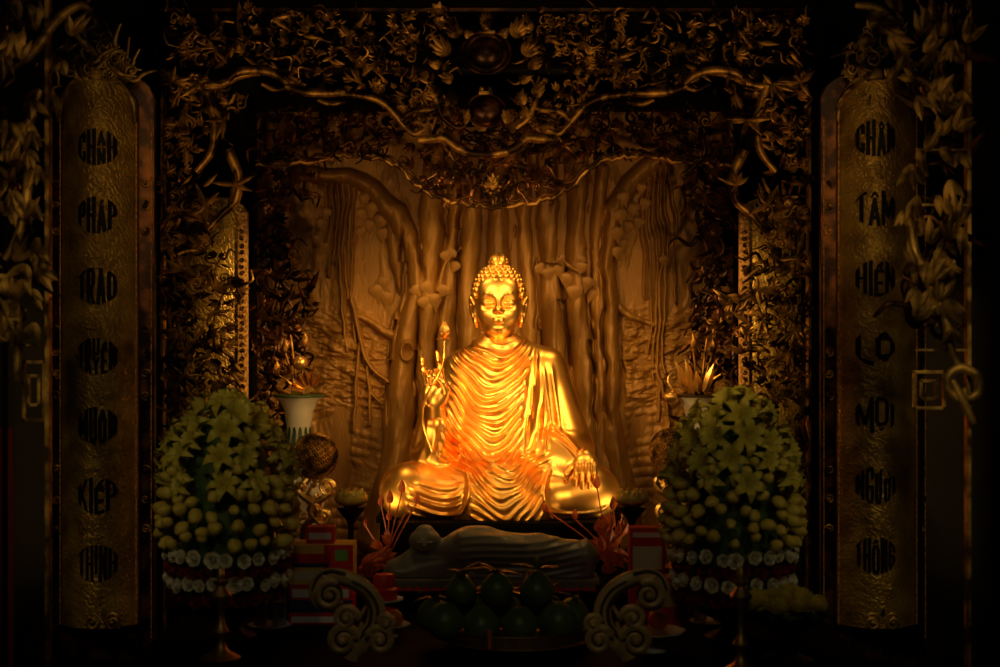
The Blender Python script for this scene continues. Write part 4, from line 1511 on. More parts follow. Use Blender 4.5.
F.emboss((450, -24, 0), (592, 26, 62), lambda X, Y, Z: 1.1 * ridge((Z - 0.10 * (X - 450) + 3 * np.sin(X * 0.05)) / 8.0, 0.28) * band(X, 462, 582, 6) + 0 * Y)
F.d = np.maximum(F.d, -F.ax[2][None, None, :])
v_, q_ = F.mesh()
base = at(500, 572, YW)
v_[:, 0] -= 500
v_[:, 2] *= 0.86
rs = thing('reclining_statue', 'white porcelain reclining statue with head propped on its hand', 'statue', (base.x, YW, TIER))
dz = 0.06
o = bpy.data.objects.new('reclining_figure', np_mesh('reclining_figure', v_ * kW, q_, M_PORC_SHADED))
COL.objects.link(o)
o.parent = rs
o.location = (0, 0, dz)
b = MB()
x0, x1 = at(387, 0, YW).x, at(598, 0, YW).x
b.box((x0, YW - 0.13, TIER + 0.032), (x1, YW + 0.13, TIER + dz), 0.006)
obj('base_slab', b, M_PORC_SHADED, rs, angle=40)
b = MB()
b.box((x0 + 0.02, YW - 0.12, TIER), (x1 - 0.02, YW + 0.12, TIER + 0.032))
obj('plinth', b, M_RED, rs, smooth=False)
b = MB()
n = 22
for i in range(n):
    xx = x0 + 0.02 + (x1 - x0 - 0.04) * (i + 0.5) / n
    w = (x1 - x0 - 0.04) / n * 0.5
    b.prism([(xx - w, TIER + 0.032), (xx, TIER + 0.006), (xx + w, TIER + 0.032)], YW - 0.126, YW - 0.12)
obj('zigzag_trim', b, M_PORC_SHADED, rs, smooth=False)

# ------------------------------------------------------------------ offering dish with green fruit
YT = -1.92
kT = k_at(YT)
cx = at(517, 0, YT).x
t = thing('offering_dish', 'wide shallow brass footed dish heaped with green fruit', 'dish', (cx, YT, TOP))
b = MB()
b.lathe([(0.0, 0), (0.2, 0), (0.205, 0.012), (0.15, 0.022), (0.15, 0.03), (0.325, 0.034), (0.342, 0.038), (0.346, 0.042), (0.340, 0.047), (0.340, 0.094), (0.347, 0.100), (0.346, 0.106), (0.334, 0.104), (0.332, 0.05), (0.0, 0.045)], (cx, YT, TOP), 48)
obj('dish_bowl', b, M_BRASS, t)
r = random.Random(77)
zl = TOP + 0.047
fruit_spots = []
labels = {0: 'green pomelo at the left end of the bottom row', }
zl += 0.006
spots = [(446, 0, -0.15, 18.5, 0.10), (482, 0, -0.20, 18, 0.0), (519, 0, -0.205, 17.5, 0.0), (557, 0, -0.16, 19, -0.05), (433, 0, 0.04, 17, 0), (573, 0, 0.05, 17, 0), (470, 0, 0.10, 18, 0), (505, 0, 0.14, 18, 0), (542, 0, 0.10, 18, 0)]
flab = ['plump green pomelo low in the pile nearest the carved scroll at left', 'pear-necked green pomelo in front, just left of the orange incense cone', 'squat green pomelo in front, right of the orange incense cone',
        'big green pomelo in front nearest the right end of the dish', 'green pomelo half hidden at the far left edge of the dish', 'green pomelo half hidden at the far right edge of the dish',
        'green pomelo behind the front row under the leafy one', 'green pomelo buried in the middle of the pile', 'green pomelo behind the big front one at right',
        'leafy green pomelo atop the pile toward the white statue head', 'leafy green pomelo at the very top middle of the pile', 'tall green pomelo on top of the pile at right']
tops = [(461, 0, -0.03, 16, 1), (497, 0, -0.02, 16.5, 1), (537, 0, -0.04, 17.5, 1)]
for i, (px, _, dy, rp, lean) in enumerate(spots + tops):
    yy = YT + dy
    rr = rp * k_at(YT)
    x = at(px, 0, YT).x
    z = zl if i < len(spots) else zl + 0.135
    root = thing('pomelo', flab[i], 'pomelo', (x, yy, z), 'green pomelos on the brass dish')
    b = MB()
    nk = 0.32 if i in (1, 9, 11) else 0.12
    prof = []
    for j in range(15):
        a = -math.pi / 2 + math.pi * j / 14
        rad = rr * math.cos(a) * (1 - nk * max(0, math.sin(a)) ** 1.2)
        prof.append((max(rad, 0.0), rr * 1.0 + rr * (1.0 + 0.25 * nk * max(0, math.sin(a))) * math.sin(a)))
    b.lathe(prof, (x, yy, z), 24)
    obj('fruit', b, M_POMELO, root)
    b = MB()
    zt = z + prof[-1][1]
    b.tube([(x, yy, zt - 0.004), (x + 0.004, yy, zt + 0.016)], 0.004, 6)
    obj('stalk', b, M_GREEN, root)
    if i >= 4:
        b = MB()
        for j in range(7 if i >= 9 else 5):
            a = r.uniform(0, 6.28)
            L = r.uniform(0.07, 0.13)
            b.blade((x, yy, zt + 0.008), (x + math.cos(a) * L, yy + math.sin(a) * L * 0.6, zt + 0.01 + r.uniform(-0.01, 0.07)), 0.045, (0, 0, 1), -0.3, 6, -0.2)
        obj('leaves', b, M_GREEN, root)
x = at(490, 0, YT).x
t = thing('incense_cone', 'short orange incense cone standing upright on the front rim of the brass dish', 'incense', (x, YT - 0.335, TOP + 0.046))
b = MB()
b.lathe([(0, 0), (0.008, 0.0), (0.012, 0.06), (0.014, 0.085), (0.008, 0.088), (0, 0.088)], (x, YT - 0.318, TOP + 0.0455), 12)
obj('cone', b, M_ORANGE, t)

# ------------------------------------------------------------------ carved scroll brackets in front
YS = -2.35
kS = k_at(YS)
for sgn in (-1, 1):
    M = (lambda px: px) if sgn < 0 else (lambda px: 979 - px)
    t = thing('scroll_bracket', 'cream and brown carved cloud-scroll bracket %s' % ('in front of the yellow and red boxes' if sgn < 0 else 'in front of the white footed dish'), 'bracket', (at(M(352), 0, YS).x, YS, TOP))

    def sweep(pts, r0, r1, mat, nm, flat=0.55, seg=10, dy=0.0):
        sp = spline([at(M(a_), c_, YS + dy) for a_, c_ in pts], 6)
        n = len(sp)
        b = MB()
        b.tube(sp, [(r0 + (r1 - r0) * i / (n - 1)) * kS for i in range(n)], seg, True, flat, (0, 1, 0))
        return obj(nm, b, mat, t)
    st = sweep([(348, 658), (352, 650), (362, 642), (374, 626), (376, 606), (366, 590), (350, 580), (334, 576), (321, 580), (316, 591), (321, 602), (332, 604), (338, 598)], 10, 7, M_SCROLL, 'stem', 0.6)
    for pts, a, c in (([(366, 640), (376, 624), (377, 606), (367, 590), (352, 581)], 2.0, 1.2), ([(360, 638), (370, 622), (370, 606), (360, 592), (346, 584), (334, 582)], 2.0, 1.2), ([(346, 574), (330, 571), (318, 577), (312, 590)], 1.8, 1.0)):
        sweep(pts, a, c, M_SCROLL_DK, 'stem_groove', 0.8, 8, -0.027)
    for (cx_, cy_, rad, a0, d_, tail, w_) in ((330, 595, 12, 1.2, 1, (322, 576), 3.8), (343, 640, 12.5, 0.3, 1, (362, 622), 4.6), (380, 640, 11, 2.6, -1, (368, 622), 4.4), (346, 618, 9.5, 0.2, 1, (366, 606), 4.0), (386, 624, 7, 2.6, -1, (378, 612), 3.4)):
        b = MB()
        c_ = at(M(cx_), cy_, YS - 0.03)
        aa = a0 if sgn < 0 else math.pi - a0
        volute(b, c_, rad * kS, 1.5, aa, d_ * -sgn * 1, w_ * kS, -0.02, at(M(tail[0]), tail[1], YS - 0.02), 0.9, 26)
        vo_ = obj('volute', b, M_SCROLL, t)
        b = MB()
        b.ball(c_ + Vector((0, 0.018, 0)), (rad * 1.05 * kS, 0.02, rad * 1.05 * kS), 18, 8)
        obj('volute_ground', b, M_SCROLL_DK, vo_)

# ------------------------------------------------------------------ lily bouquets
YL = -1.75
kL = k_at(YL)


def lily_mesh():
    mb = MB()
    for j in range(6):
        a = 2 * math.pi * j / 6
        d = Vector((math.cos(a), math.sin(a), 0))
        s = Vector((-d.y, d.x, 0))
        n = 8
        vs, fs = [], []
        big = 1.0 if j % 2 else 0.86
        for i in range(n + 1):
            u = i / n
            rad = 0.10 + 0.95 * u ** 1.1
            ax = 0.62 * math.sin(math.pi * min(1.0, u * 0.72 + 0.02)) + 0.05 - 0.55 * max(0, u - 0.62) ** 1.3 * 2
            c = d * rad + Vector((0, 0, ax))
            w = 0.27 * big * math.sin(math.pi * (0.10 + 0.86 * u)) ** 0.9
            rip = 0.035 * math.sin(u * 14 + j)
            vs += [c - s * w + Vector((0, 0, 0.10 * w * 3 + rip)), c + Vector((0, 0, -0.02)), c + s * w + Vector((0, 0, 0.10 * w * 3 - rip))]
        for i in range(n):
            for q in range(2):
                fs.append((i * 3 + q, i * 3 + q + 1, (i + 1) * 3 + q + 1, (i + 1) * 3 + q))
        mb.add(vs, fs)
    for j in range(6):
        a = 2 * math.pi * (j + 0.5) / 6
        d = Vector((math.cos(a), math.sin(a), 0))
        mb.tube([Vector((0, 0, 0.1)), d * 0.16 + Vector((0, 0, 0.55)), d * 0.3 + Vector((0, 0, 0.85))], 0.018, 5)
        mb.ball(d * 0.3 + Vector((0, 0, 0.86)), (0.05, 0.03, 0.03), 6, 4)
    mb.tube([Vector((0, 0, -0.35)), Vector((0, 0, 0.1))], [0.06, 0.13], 7)
    return mb


def bud_mesh():
    mb = MB()
    mb.lathe([(0.06, -0.9), (0.12, -0.75), (0.42, -0.5), (0.58, -0.1), (0.56, 0.3), (0.36, 0.66), (0.10, 0.86), (0, 0.88)], (0, 0, 0), 12, lambda w, z: 1 + 0.07 * math.cos(3 * w))
    return mb


def rose_mesh():
    mb = MB()
    for ring, (n, out, up) in enumerate(((6, 1.0, 0.18), (5, 0.72, 0.48), (4, 0.40, 0.62), (3, 0.16, 0.66))):
        for j in range(n):
            a = 2 * math.pi * (j + 0.37 * ring) / n
            d = Vector((math.cos(a), math.sin(a), 0))
            mb.blade(d * out * 0.25 + Vector((0, 0, -0.3)), d * out + Vector((0, 0, up)), 0.95 - 0.16 * ring, -d + Vector((0, 0, 0.6)), 0.12, 6, -0.35, 0.04, lambda t: math.sin(math.pi * min(1, 0.15 + 0.72 * t)) ** 0.6)
    return mb


def raw(name, mb, mat):
    o = obj(name, mb, mat)
    return o


LILY = raw('lily_flower', lily_mesh(), M_LILY)
BUD = raw('lily_bud', bud_mesh(), M_BUD)
ROSEW = raw('white_rose', rose_mesh(), M_ROSE_W)
ROSER = raw('red_rose', rose_mesh(), M_ROSE_R)
first = {}


def place(src, parent, p, direction, size, spin):
    """put a flower of the bouquet with its axis along direction; p relative to the bouquet"""
    k = src.name
    if k not in first:
        o = src
        first[k] = True
    else:
        o = src.copy()
        COL.objects.link(o)
    o.parent = parent
    q = Vector(direction).to_track_quat('Z', 'Y') @ Matrix.Rotation(spin, 3, 'Z').to_quaternion()
    o.rotation_mode = 'QUATERNION'
    o.rotation_quaternion = q
    o.location = p
    o.scale = (size, size, size)
    return o


def bouquet(pxc, label, seed):
    r = random.Random(seed)
    c = at(pxc, 0, YL)
    root = thing('lily_bouquet', label, 'bouquet', (c.x, YL, TOP), 'lily domes either side of the altar')
    zz = lambda py: at(0, py, YL).z - TOP
    for py, rad, n in ((408, 10, 4), (418, 30, 8), (436, 46, 11), (456, 55, 12), (476, 58, 9)):
        for j in range(n):
            a = 2 * math.pi * (j + r.uniform(-.3, .3)) / n + py
            d = Vector((math.cos(a), math.sin(a), (0.9 if rad < 20 else 0.35) + r.uniform(-.2, .25)))
            place(LILY, root, Vector((math.cos(a) * rad * kL, math.sin(a) * rad * kL, zz(py + r.uniform(-6, 6)))), d, r.uniform(14, 20) * kL, r.uniform(0, 6.28))
    nb = 0
    for py, rad, n in ((462, 60, 8), (478, 60, 12), (493, 62, 18), (507, 64, 20), (520, 65, 20), (533, 64, 20)):
        for j in range(n):
            a = 2 * math.pi * (j + r.uniform(-.3, .3)) / n + py
            d = Vector((math.cos(a + r.uniform(-.6, .6)), math.sin(a + r.uniform(-.6, .6)), r.uniform(-0.6, 0.4)))
            place(BUD, root, Vector((math.cos(a) * rad * kL, math.sin(a) * rad * kL, zz(py + r.uniform(-5, 5)))), d, r.uniform(8.5, 12.5) * kL, r.uniform(0, 6.28))
    for src, py, rad, n, sz in ((ROSEW, 551, 60, 24, 8.0), (ROSER, 564, 57, 24, 7.5), (ROSEW, 577, 59, 24, 7.6), (ROSER, 592, 52, 22, 7.5)):
        for j in range(n):
            a = 2 * math.pi * (j + r.uniform(-.2, .2)) / n + py
            d = Vector((math.cos(a), math.sin(a), r.uniform(-0.1, 0.3)))
            place(src, root, Vector((math.cos(a) * rad * kL, math.sin(a) * rad * kL, zz(py + r.uniform(-2.5, 2.5)))), d, sz * r.uniform(0.85, 1.12) * kL, r.uniform(0, 6.28))
    b = MB()
    for j in range(330):
        a = r.uniform(0, 6.28)
        py = r.uniform(400, 600)
        rad = (50 if py > 470 else 12 + 38 * ((py - 400) / 70)) * r.uniform(0.7, 0.95)
        p = Vector((c.x + math.cos(a) * rad * kL, YL + math.sin(a) * rad * kL, zz(py) + TOP))
        L = r.uniform(8, 15) * kL
        b.blade(p, p + Vector((math.cos(a + r.uniform(-.6, .6)), math.sin(a), r.uniform(-0.5, 0.7))) * L, 5.5 * kL, (0, 0, 1), -0.25, 5, -0.2)
    b.lathe([(0, zz(604)), (40 * kL, zz(602)), (46 * kL, zz(560)), (47 * kL, zz(500)), (40 * kL, zz(455)), (22 * kL, zz(418)), (0, zz(404))], (c.x, YL, TOP), 20)
    f = obj('foliage', b, M_GREEN, root)
    f['kind'] = 'stuff'
    b = MB()
    b.lathe([(0.0, 0), (0.13, 0), (0.14, 0.012), (0.09, 0.03), (0.055, 0.05), (0.06, 0.075), (0.15, 0.12), (0.19, zz(604)), (0.2, zz(596)), (0.185, zz(598)), (0, zz(606))], (c.x, YL, TOP), 32)
    u = obj('urn', b, M_BRONZE, root)
    return root


bouquet(228, 'dome of yellow lilies over white and red roses beside the red and yellow boxes', 5)
bouquet(733, 'dome of yellow lilies over white and red roses beside the yellow chrysanthemum bowl', 9)

# ------------------------------------------------------------------ lotus-shaped candle lamps
YN = -0.88
kN = k_at(YN)
for px, lab in ((351, 'amber lotus-cup lamp on dark stem, beside the red boxes and yellow lid'), (632, 'amber lotus-cup lamp on dark stem, behind the red box with a green and white picture')):
    p = at(px, 497, YN)
    t = thing('lotus_lamp', lab, 'lamp', (p.x, YN, TIER), 'lotus lamps flanking the pedestal')
    zc = p.z - TIER
    b = MB()
    b.lathe([(0, 0), (0.055, 0), (0.06, 0.012), (0.03, 0.03), (0.018, 0.06), (0.022, 0.09), (0.015, 0.12), (0.016, zc - 0.15), (0.03, zc - 0.12), (0.055, zc - 0.09), (0.075, zc - 0.065), (0.078, zc - 0.052), (0.0, zc - 0.055)], (p.x, YN, TIER), 24)
    obj('stand', b, M_BRONZE, t)
    b = MB()
    for ring, (n, ro, h0) in enumerate(((8, 0.082, 0.085), (8, 0.07, 0.10))):
        for j in range(n):
            a = 2 * math.pi * (j + 0.5 * ring) / n
            d = Vector((math.cos(a), math.sin(a), 0))
            b0 = Vector((p.x, YN, p.z - 0.055))
            sp = spline([b0 + d * 0.03, b0 + d * ro * 1.05 + Vector((0, 0, h0 * 0.4)), b0 + d * ro * 0.92 + Vector((0, 0, h0))], 4)
            sd = Vector((-d.y, d.x, 0))
            vs, fs = [], []
            for i, pp in enumerate(sp):
                w = 0.036 * math.sin(math.pi * (0.2 + 0.72 * i / (len(sp) - 1)))
                vs += [pp - sd * w - d * 0.008, pp + d * 0.004, pp + sd * w - d * 0.008]
            for i in range(len(sp) - 1):
                for q in range(2):
                    fs.append((i * 3 + q, i * 3 + q + 1, i * 3 + q + 4, i * 3 + q + 3))
            b.add(vs, fs)
    b.lathe([(0, -0.055), (0.04, -0.05), (0.062, -0.02), (0.066, 0.02), (0.05, 0.028), (0, 0.024)], (p.x, YN, p.z), 20)
    obj('lotus_cup', b, M_LAMP, t)

# ------------------------------------------------------------------ pierced gilt globes on scrolled stands
YB = -0.25
kB = k_at(YB)
for px, lab in ((315, 'pierced gilt globe on a curling stand below the white vase with green lappets'), (672, 'pierced gilt globe on a curling stand below the white vase holding leaf blades')):
    p = at(px, 456 if px < 500 else 451, YB)
    R_ = 22.5 * kB
    t = thing('pierced_globe', lab, 'globe', (p.x, YB, TIER), 'pierced gilt globes by the vases')
    b = MB()
    n = 250
    for i in range(n):
        zf = 1 - 2 * (i + 0.5) / n
        rf = math.sqrt(1 - zf * zf)
        a = i * 2.39996
        d = Vector((rf * math.cos(a), rf * math.sin(a), zf))
        u_ = d.orthogonal().normalized()
        w_ = d.cross(u_)
        rr = 2.8 * kB
        ring = [p + d * R_ + (u_ * math.cos(2 * math.pi * j / 9) + w_ * math.sin(2 * math.pi * j / 9)) * rr for j in range(10)]
        b.tube(ring, 0.65 * kB, 5, False)
        b.ball(p + d * R_ * 1.01, 1.1 * kB, 5, 4)
    gl = obj('openwork_shell', b, M_CARVE, t)
    b = MB()
    b.ball(p, R_ * 0.93, 24, 16)
    obj('inner_globe', b, M_BRONZE, t)
    b = MB()
    zlo = TIER
    for sg in (-1, 1):
        sp = spline([p + Vector((sg * 6 * kB, 0, -R_ * 0.95)), p + Vector((sg * 14 * kB, -0.02, -R_ - 14 * kB)), p + Vector((-sg * 4 * kB, -0.05, -R_ - 30 * kB)), p + Vector((sg * 11 * kB, -0.03, -R_ - 52 * kB)), Vector((p.x + sg * 6 * kB, YB, zlo + 0.02))], 6)
        b.tube(sp, 3.6 * kB, 8)
        volute(b, p + Vector((sg * 12 * kB, -0.03, -R_ - 8 * kB)), 7 * kB, 1.4, 0, sg, 2.2 * kB, -0.02)
        volute(b, p + Vector((sg * 9 * kB, -0.04, -R_ - 38 * kB)), 7 * kB, 1.4, 2, -sg, 2.2 * kB, -0.02)
    r = random.Random(int(px))
    for j in range(14):
        pp = p + Vector((r.uniform(-10, 10) * kB, -0.03, -R_ - r.uniform(2, 60) * kB))
        acanthus(b, pp, r.uniform(0, 6.28), r.uniform(8, 13) * kB, 0.3, 4, r)
    b.lathe([(0, 0), (0.09, 0), (0.095, 0.015), (0.06, 0.03), (0.0, 0.04)], (p.x, YB, zlo), 20)
    obj('scrolled_stand', b, M_GOLDLEAF, t)

# ------------------------------------------------------------------ porcelain vases with gilt lotus sprays
YV = 0.08
kV = k_at(YV)
for sgn in (-1, 1):
    pxc = 299 if sgn < 0 else 699
    mouth = at(pxc, 395, YV)
    H_ = mouth.z - TIER
    t = thing('porcelain_vase', 'flared white porcelain vase %s' % ('with green lappets and a broad gilt lotus leaf' if sgn < 0 else 'with dark patterned rim and upright gilt leaf blades'), 'vase', (mouth.x, YV, TIER))
    b = MB()
    Rm = 26 * kV
    b.lathe([(0, 0), (0.10, 0), (0.11, 0.02), (0.09, 0.06), (0.13, 0.22), (0.17, 0.42), (0.16, H_ - 0.50), (0.10, H_ - 0.36), (0.078, H_ - 0.26), (0.075, H_ - 0.18), (0.085, H_ - 0.10), (0.115, H_ - 0.04), (Rm, H_ - 0.004), (Rm, H_), (Rm - 0.006, H_ - 0.002), (0.105, H_ - 0.045), (0.07, H_ - 0.12), (0, H_ - 0.14)], (mouth.x, YV, TIER), 36)
    vb = obj('vase_body', b, M_PORC, t)
    b = MB()
    b.lathe([(Rm - 0.010, H_ - 0.012), (Rm + 0.003, H_ - 0.006), (Rm + 0.003, H_ + 0.002), (Rm - 0.008, H_ + 0.001)], (mouth.x, YV, TIER), 36)
    obj('rim_band', b, M_BRONZE if sgn > 0 else M_GREEN, t)
    b = MB()
    for j in range(14):
        a = 2 * math.pi * j / 14
        vs = []
        nn = 6
        for i in range(nn + 1):
            z = H_ - 0.30 + 0.11 * i / nn
            rr = 0.0785 + max(0, (H_ - 0.22 - z)) * 0.28
            w = 0.17 * (1 if i < nn - 2 else math.sqrt(max(0, 1 - ((i - nn + 2) / 2.2) ** 2)))
            for q in (-1, 0, 1):
                vs.append((mouth.x + rr * 1.02 * math.cos(a + q * w * 0.8), YV + rr * 1.02 * math.sin(a + q * w * 0.8), TIER + z))
        fs = []
        for i in range(nn):
            for q in range(2):
                fs.append((i * 3 + q, i * 3 + q + 1, i * 3 + q + 4, i * 3 + q + 3))
        b.add(vs, fs)
    obj('green_lappets', b, M_GREEN, t)
    # the spray
    r = random.Random(60 + sgn)
    sp_t = thing('gilt_lotus_spray', 'gilt lotus spray with %s in a white vase' % ('round seed ball and wide fluted leaf' if sgn < 0 else 'slim leaf blades and drooping bulb'), 'flower spray', (mouth.x, YV, TIER + H_ - 0.13))
    b = MB()
    stems = [(-14, 352), (6, 346), (-22, 374), (16, 366), (-8, 338)]
    for dx, py in stems:
        e = at(pxc + dx * (1 if sgn < 0 else -1), py, YV - 0.03)
        b.tube(spline([(mouth.x, YV, TIER + H_ - 0.13), Vector((mouth.x + (e.x - mouth.x) * 0.3, YV, TIER + H_ + 0.05)), e], 6), 1.2 * kV, 6)
    obj('stems', b, M_CARVE, sp_t)
    for dx, py in stems[:3] if sgn < 0 else stems[:2]:
        e = at(pxc + dx * (1 if sgn < 0 else -1), py, YV - 0.03)
        b = MB()
        for ring, (n, ro) in enumerate(((5, 4.5), (5, 3.5))):
            for j in range(n):
                a = 2 * math.pi * (j + 0.5 * ring) / n
                d = Vector((math.cos(a), math.sin(a), 0))
                b.blade(e + d * 1.5 * kV, e + d * 2.2 * kV + Vector((0, 0, (13 - 2 * ring) * kV)), 6 * kV, d, -0.12, 6, 0.4)
        b.ball(e + Vector((0, 0, 4 * kV)), (3.3 * kV, 3.3 * kV, 6 * kV), 8, 6)
        obj('lotus_bud', b, M_CARVE, sp_t)
    if sgn < 0:
        b = MB()
        b.ball(at(300, 363, YV - 0.12), 7.5 * kV, 14, 10)
        obj('seed_ball', b, M_GOLDLEAF, sp_t)
        # fluted leaf
        b = MB()
        c_ = at(309, 393, YV - 0.13)
        n = 24
        vs, fs = [c_], []
        for i in range(n + 1):
            a = math.radians(25 + 160 * i / n)
            for q, rr in enumerate((7, 14, 20)):
                rp = rr * (1 + 0.10 * math.cos(i * 1.57))
                vs.append(c_ + Vector((math.cos(a) * rp * 0.85, -0.02 * q + 0.018 * math.cos(i * 1.57) * q * 0.6, math.sin(a) * rp)) * 1.0 - Vector((0, 0, 0)) if False else c_ + Vector((math.cos(a) * rp * 0.85 * kV, -0.02 * q + 0.012 * math.cos(i * 1.57) * q, math.sin(a) * rp * kV)))
        for i in range(n):
            o1, o2 = 1 + i * 3, 1 + (i + 1) * 3
            fs += [(0, o1, o2), (o1, o1 + 1, o2 + 1, o2), (o1 + 1, o1 + 2, o2 + 2, o2 + 1)]
        b.add(vs, fs)
        obj('fluted_leaf', b, M_GOLDLEAF, sp_t)
    else:
        b = MB()
        b.ball(at(670, 397, YV - 0.1), (8 * kV, 8 * kV, 6 * kV), 14, 10)
        b.tube(spline([at(674, 392, YV - 0.1), at(668, 380, YV - 0.08), at(676, 372, YV - 0.05), at(692, 388, YV)], 5), 1.2 * kV, 6)
        obj('drooping_bulb', b, M_GOLDLEAF, sp_t)
        for (x0, y0, x1, y1) in ((690, 392, 676, 362), (694, 392, 686, 360), (698, 392, 697, 372), (688, 392, 678, 372), (704, 392, 714, 365)):
            b = MB()
            b.blade(at(x0, y0, YV - 0.06), at(x1, y1, YV - 0.12), 9 * kV, (0, -1, 0), -0.15, 8, 0.5)
            obj('leaf_blade', b, M_GOLDLEAF, sp_t)

# ------------------------------------------------------------------ red lotus sprays beside the pedestal
YQ = -0.64
kQ = k_at(YQ)
for sgn in (-1, 1):
    vx = at(386 if sgn < 0 else 614, 0, YQ).x
    t = thing('red_lotus_spray', 'spray of red lotus buds in dark pot by the white reclining statue\'s %s' % ('head' if sgn < 0 else 'feet'), 'flower spray', (vx, YQ, TIER))
    b = MB()
    b.lathe([(0, 0), (0.035, 0), (0.045, 0.02), (0.06, 0.06), (0.05, 0.10), (0.035, 0.115), (0.042, 0.125), (0.03, 0.12), (0, 0.11)], (vx, YQ, TIER), 20)
    obj('pot', b, M_BRONZE, t)
    if sgn < 0:
        buds = [(402, 486, 6), (390, 497, 6), (381, 500, 5), (417, 498, 5), (389, 515, 5), (366, 522, 4), (408, 506, 3)]
        leaves = [(372, 563, 26, 20), (384, 556, 20, 45), (366, 570, 18, -10), (388, 540, 14, 110), (378, 545, 12, 150)]
    else:
        buds = [(597, 482, 6), (575, 514, 5), (547, 506, 5), (613, 503, 6), (606, 520, 5), (622, 512, 4)]
        leaves = [(604, 530, 20, 80), (612, 540, 22, 60), (600, 545, 18, 120), (616, 556, 24, -30), (608, 568, 16, 20), (600, 526, 16, 40), (622, 530, 16, 80), (610, 522, 16, 110), (596, 556, 14, 150), (606, 552, 22, -60)]
    r = random.Random(12 + sgn)
    for px, py, s_ in buds:
        e = at(px, py + s_, YQ - 0.03)
        b = MB()
        m_ = Vector(((vx + e.x) / 2 + r.uniform(-0.02, 0.02), YQ - 0.02, (TIER + 0.11 + e.z) / 2))
        b.tube(spline([(vx, YQ, TIER + 0.10), m_, e], 6), 0.75 * kQ, 6)
        stem_ = obj('stem', b, M_LOTUS, t)
        b = MB()
        tilt = Vector((0, 0, 1)) if px not in (547,) else Vector((-0.55, 0, 0.8))
        for ring, (n, ro) in enumerate(((5, 0.50), (5, 0.34))):
            for j in range(n):
                a = 2 * math.pi * (j + 0.5 * ring) / n
                d = Vector((math.cos(a), math.sin(a), 0))
                b.blade(e + d * 0.22 * s_ * kQ, e + d * 0.10 * s_ * kQ + tilt * (2.1 - 0.2 * ring) * s_ * kQ, 0.95 * s_ * kQ, d, 0.0, 6, 0.9)
        b.ball(e + tilt * 0.8 * s_ * kQ, (0.55 * s_ * kQ, 0.55 * s_ * kQ, 0.9 * s_ * kQ), 8, 6)
        obj('bud', b, M_LOTUS, stem_)
    for px, py, s_, a in leaves:
        p = at(px, py, YQ - 0.03 - r.uniform(0, 0.05))
        b = MB()
        a = math.radians(a)
        d = Vector((math.cos(a), -0.2, math.sin(a)))
        for f in (-0.5, 0, 0.5):
            d2 = Vector((math.cos(a + f), -0.35 * abs(f) - 0.1, math.sin(a + f)))
            b.blade(p - d * s_ * 0.4 * kQ, p + d2 * s_ * 0.6 * kQ, s_ * 0.5 * kQ, (0.2, -1, 0.3), r.uniform(-.3, .2), 7, 0.5)
        obj('petal_leaf', b, M_LOTUS, t)
        b = MB()
        b.tube(spline([(vx, YQ, TIER + 0.10), Vector(((vx + p.x) / 2, YQ - 0.01, max(TIER + 0.12, (TIER + 0.1 + p.z) / 2))), p], 4), 0.7 * kQ, 5)
        obj('leaf_stalk', b, M_LOTUS, t)

# ------------------------------------------------------------------ boxes of cakes, oranges, crystal, brass
def card_box(name, lab, x0, x1, y0, py0, py1, depth, base_m, panels, zbase=None, group=None):
    """box whose front stands at depth y0 between two photo heights; panels are (u0,v0,u1,v1,material,name)"""
    k = k_at(y0)
    xa, xb = at(x0, 0, y0).x, at(x1, 0, y0).x
    zt = at(0, py0, y0).z
    zb = at(0, py1, y0).z if zbase is None else zbase
    t = thing(name, lab, 'box', ((xa + xb) / 2, y0 + depth / 2, zb), group)
    b = MB()
    b.box((xa, y0, zb), (xb, y0 + depth, zt), 0.003)
    obj('carton', b, base_m, t, angle=40)
    for pi_, (u0, v0, u1, v1, m, nm) in enumerate(panels):
        b = MB()
        b.box((xa + (xb - xa) * u0, y0 - 0.0015 - 0.0006 * pi_, zb + (zt - zb) * v0), (xa + (xb - xa) * u1, y0 + 0.002, zb + (zt - zb) * v1))
        obj(nm, b, m, t, smooth=False)
    return zt


Y1 = -1.42
zA = card_box('cake_box', 'white and red box with a blue-grey panel, bottom of the stack at the lily dome', 289, 352, Y1, 585, 622, 0.22, M_RED,
              [(0.0, 0.30, 1, 0.62, M_BLUE, 'blue_panel'), (0.05, 0.68, 0.95, 0.9, M_SILVER, 'silver_panel'), (0.04, 0.05, 0.9, 0.2, M_SILVER, 'lower_stripe')], TOP)
zB = card_box('cake_box', 'yellow box with a red printed front, on top of the red and blue box', 289, 353, Y1 + 0.01, 545, 586, 0.2, M_YELLOW,
              [(0.55, 0.0, 1.0, 1.0, M_RED, 'red_corner'), (0.05, 0.55, 0.62, 0.78, M_RED, 'red_band'), (0.05, 0.44, 0.62, 0.54, M_BLUE, 'blue_band'), (0.72, 0.6, 0.92, 0.88, M_LIME, 'green_picture'), (0.08, 0.1, 0.45, 0.34, M_CREAM, 'cream_picture')], zA + 0.0005)
card_box('gift_box', 'small dark red box with a silver band, topmost on the yellow box', 306, 334, Y1 + 0.06, 527, 546, 0.1, M_RED, [(0.1, 0.25, 0.9, 0.65, M_SILVER, 'silver_band')], zB + 0.0005)
card_box('gift_box', 'upright red box with a white and green picture, under the lotus lamp', 630, 665, -1.30, 528, 616, 0.12, M_RED, [(0.08, 0.55, 0.92, 0.80, M_CREAM, 'white_picture'), (0.08, 0.45, 0.7, 0.55, M_LIME, 'green_picture'), (0.08, 0.9, 0.92, 0.95, M_SILVER, 'title_band')], TOP)
card_box('gift_box', 'red box with a gold stripe, behind the white footed dish', 656, 690, -1.50, 578, 626, 0.12, M_RED, [(0.0, 0.42, 1, 0.62, M_YELLOW, 'gold_stripe')], TOP)


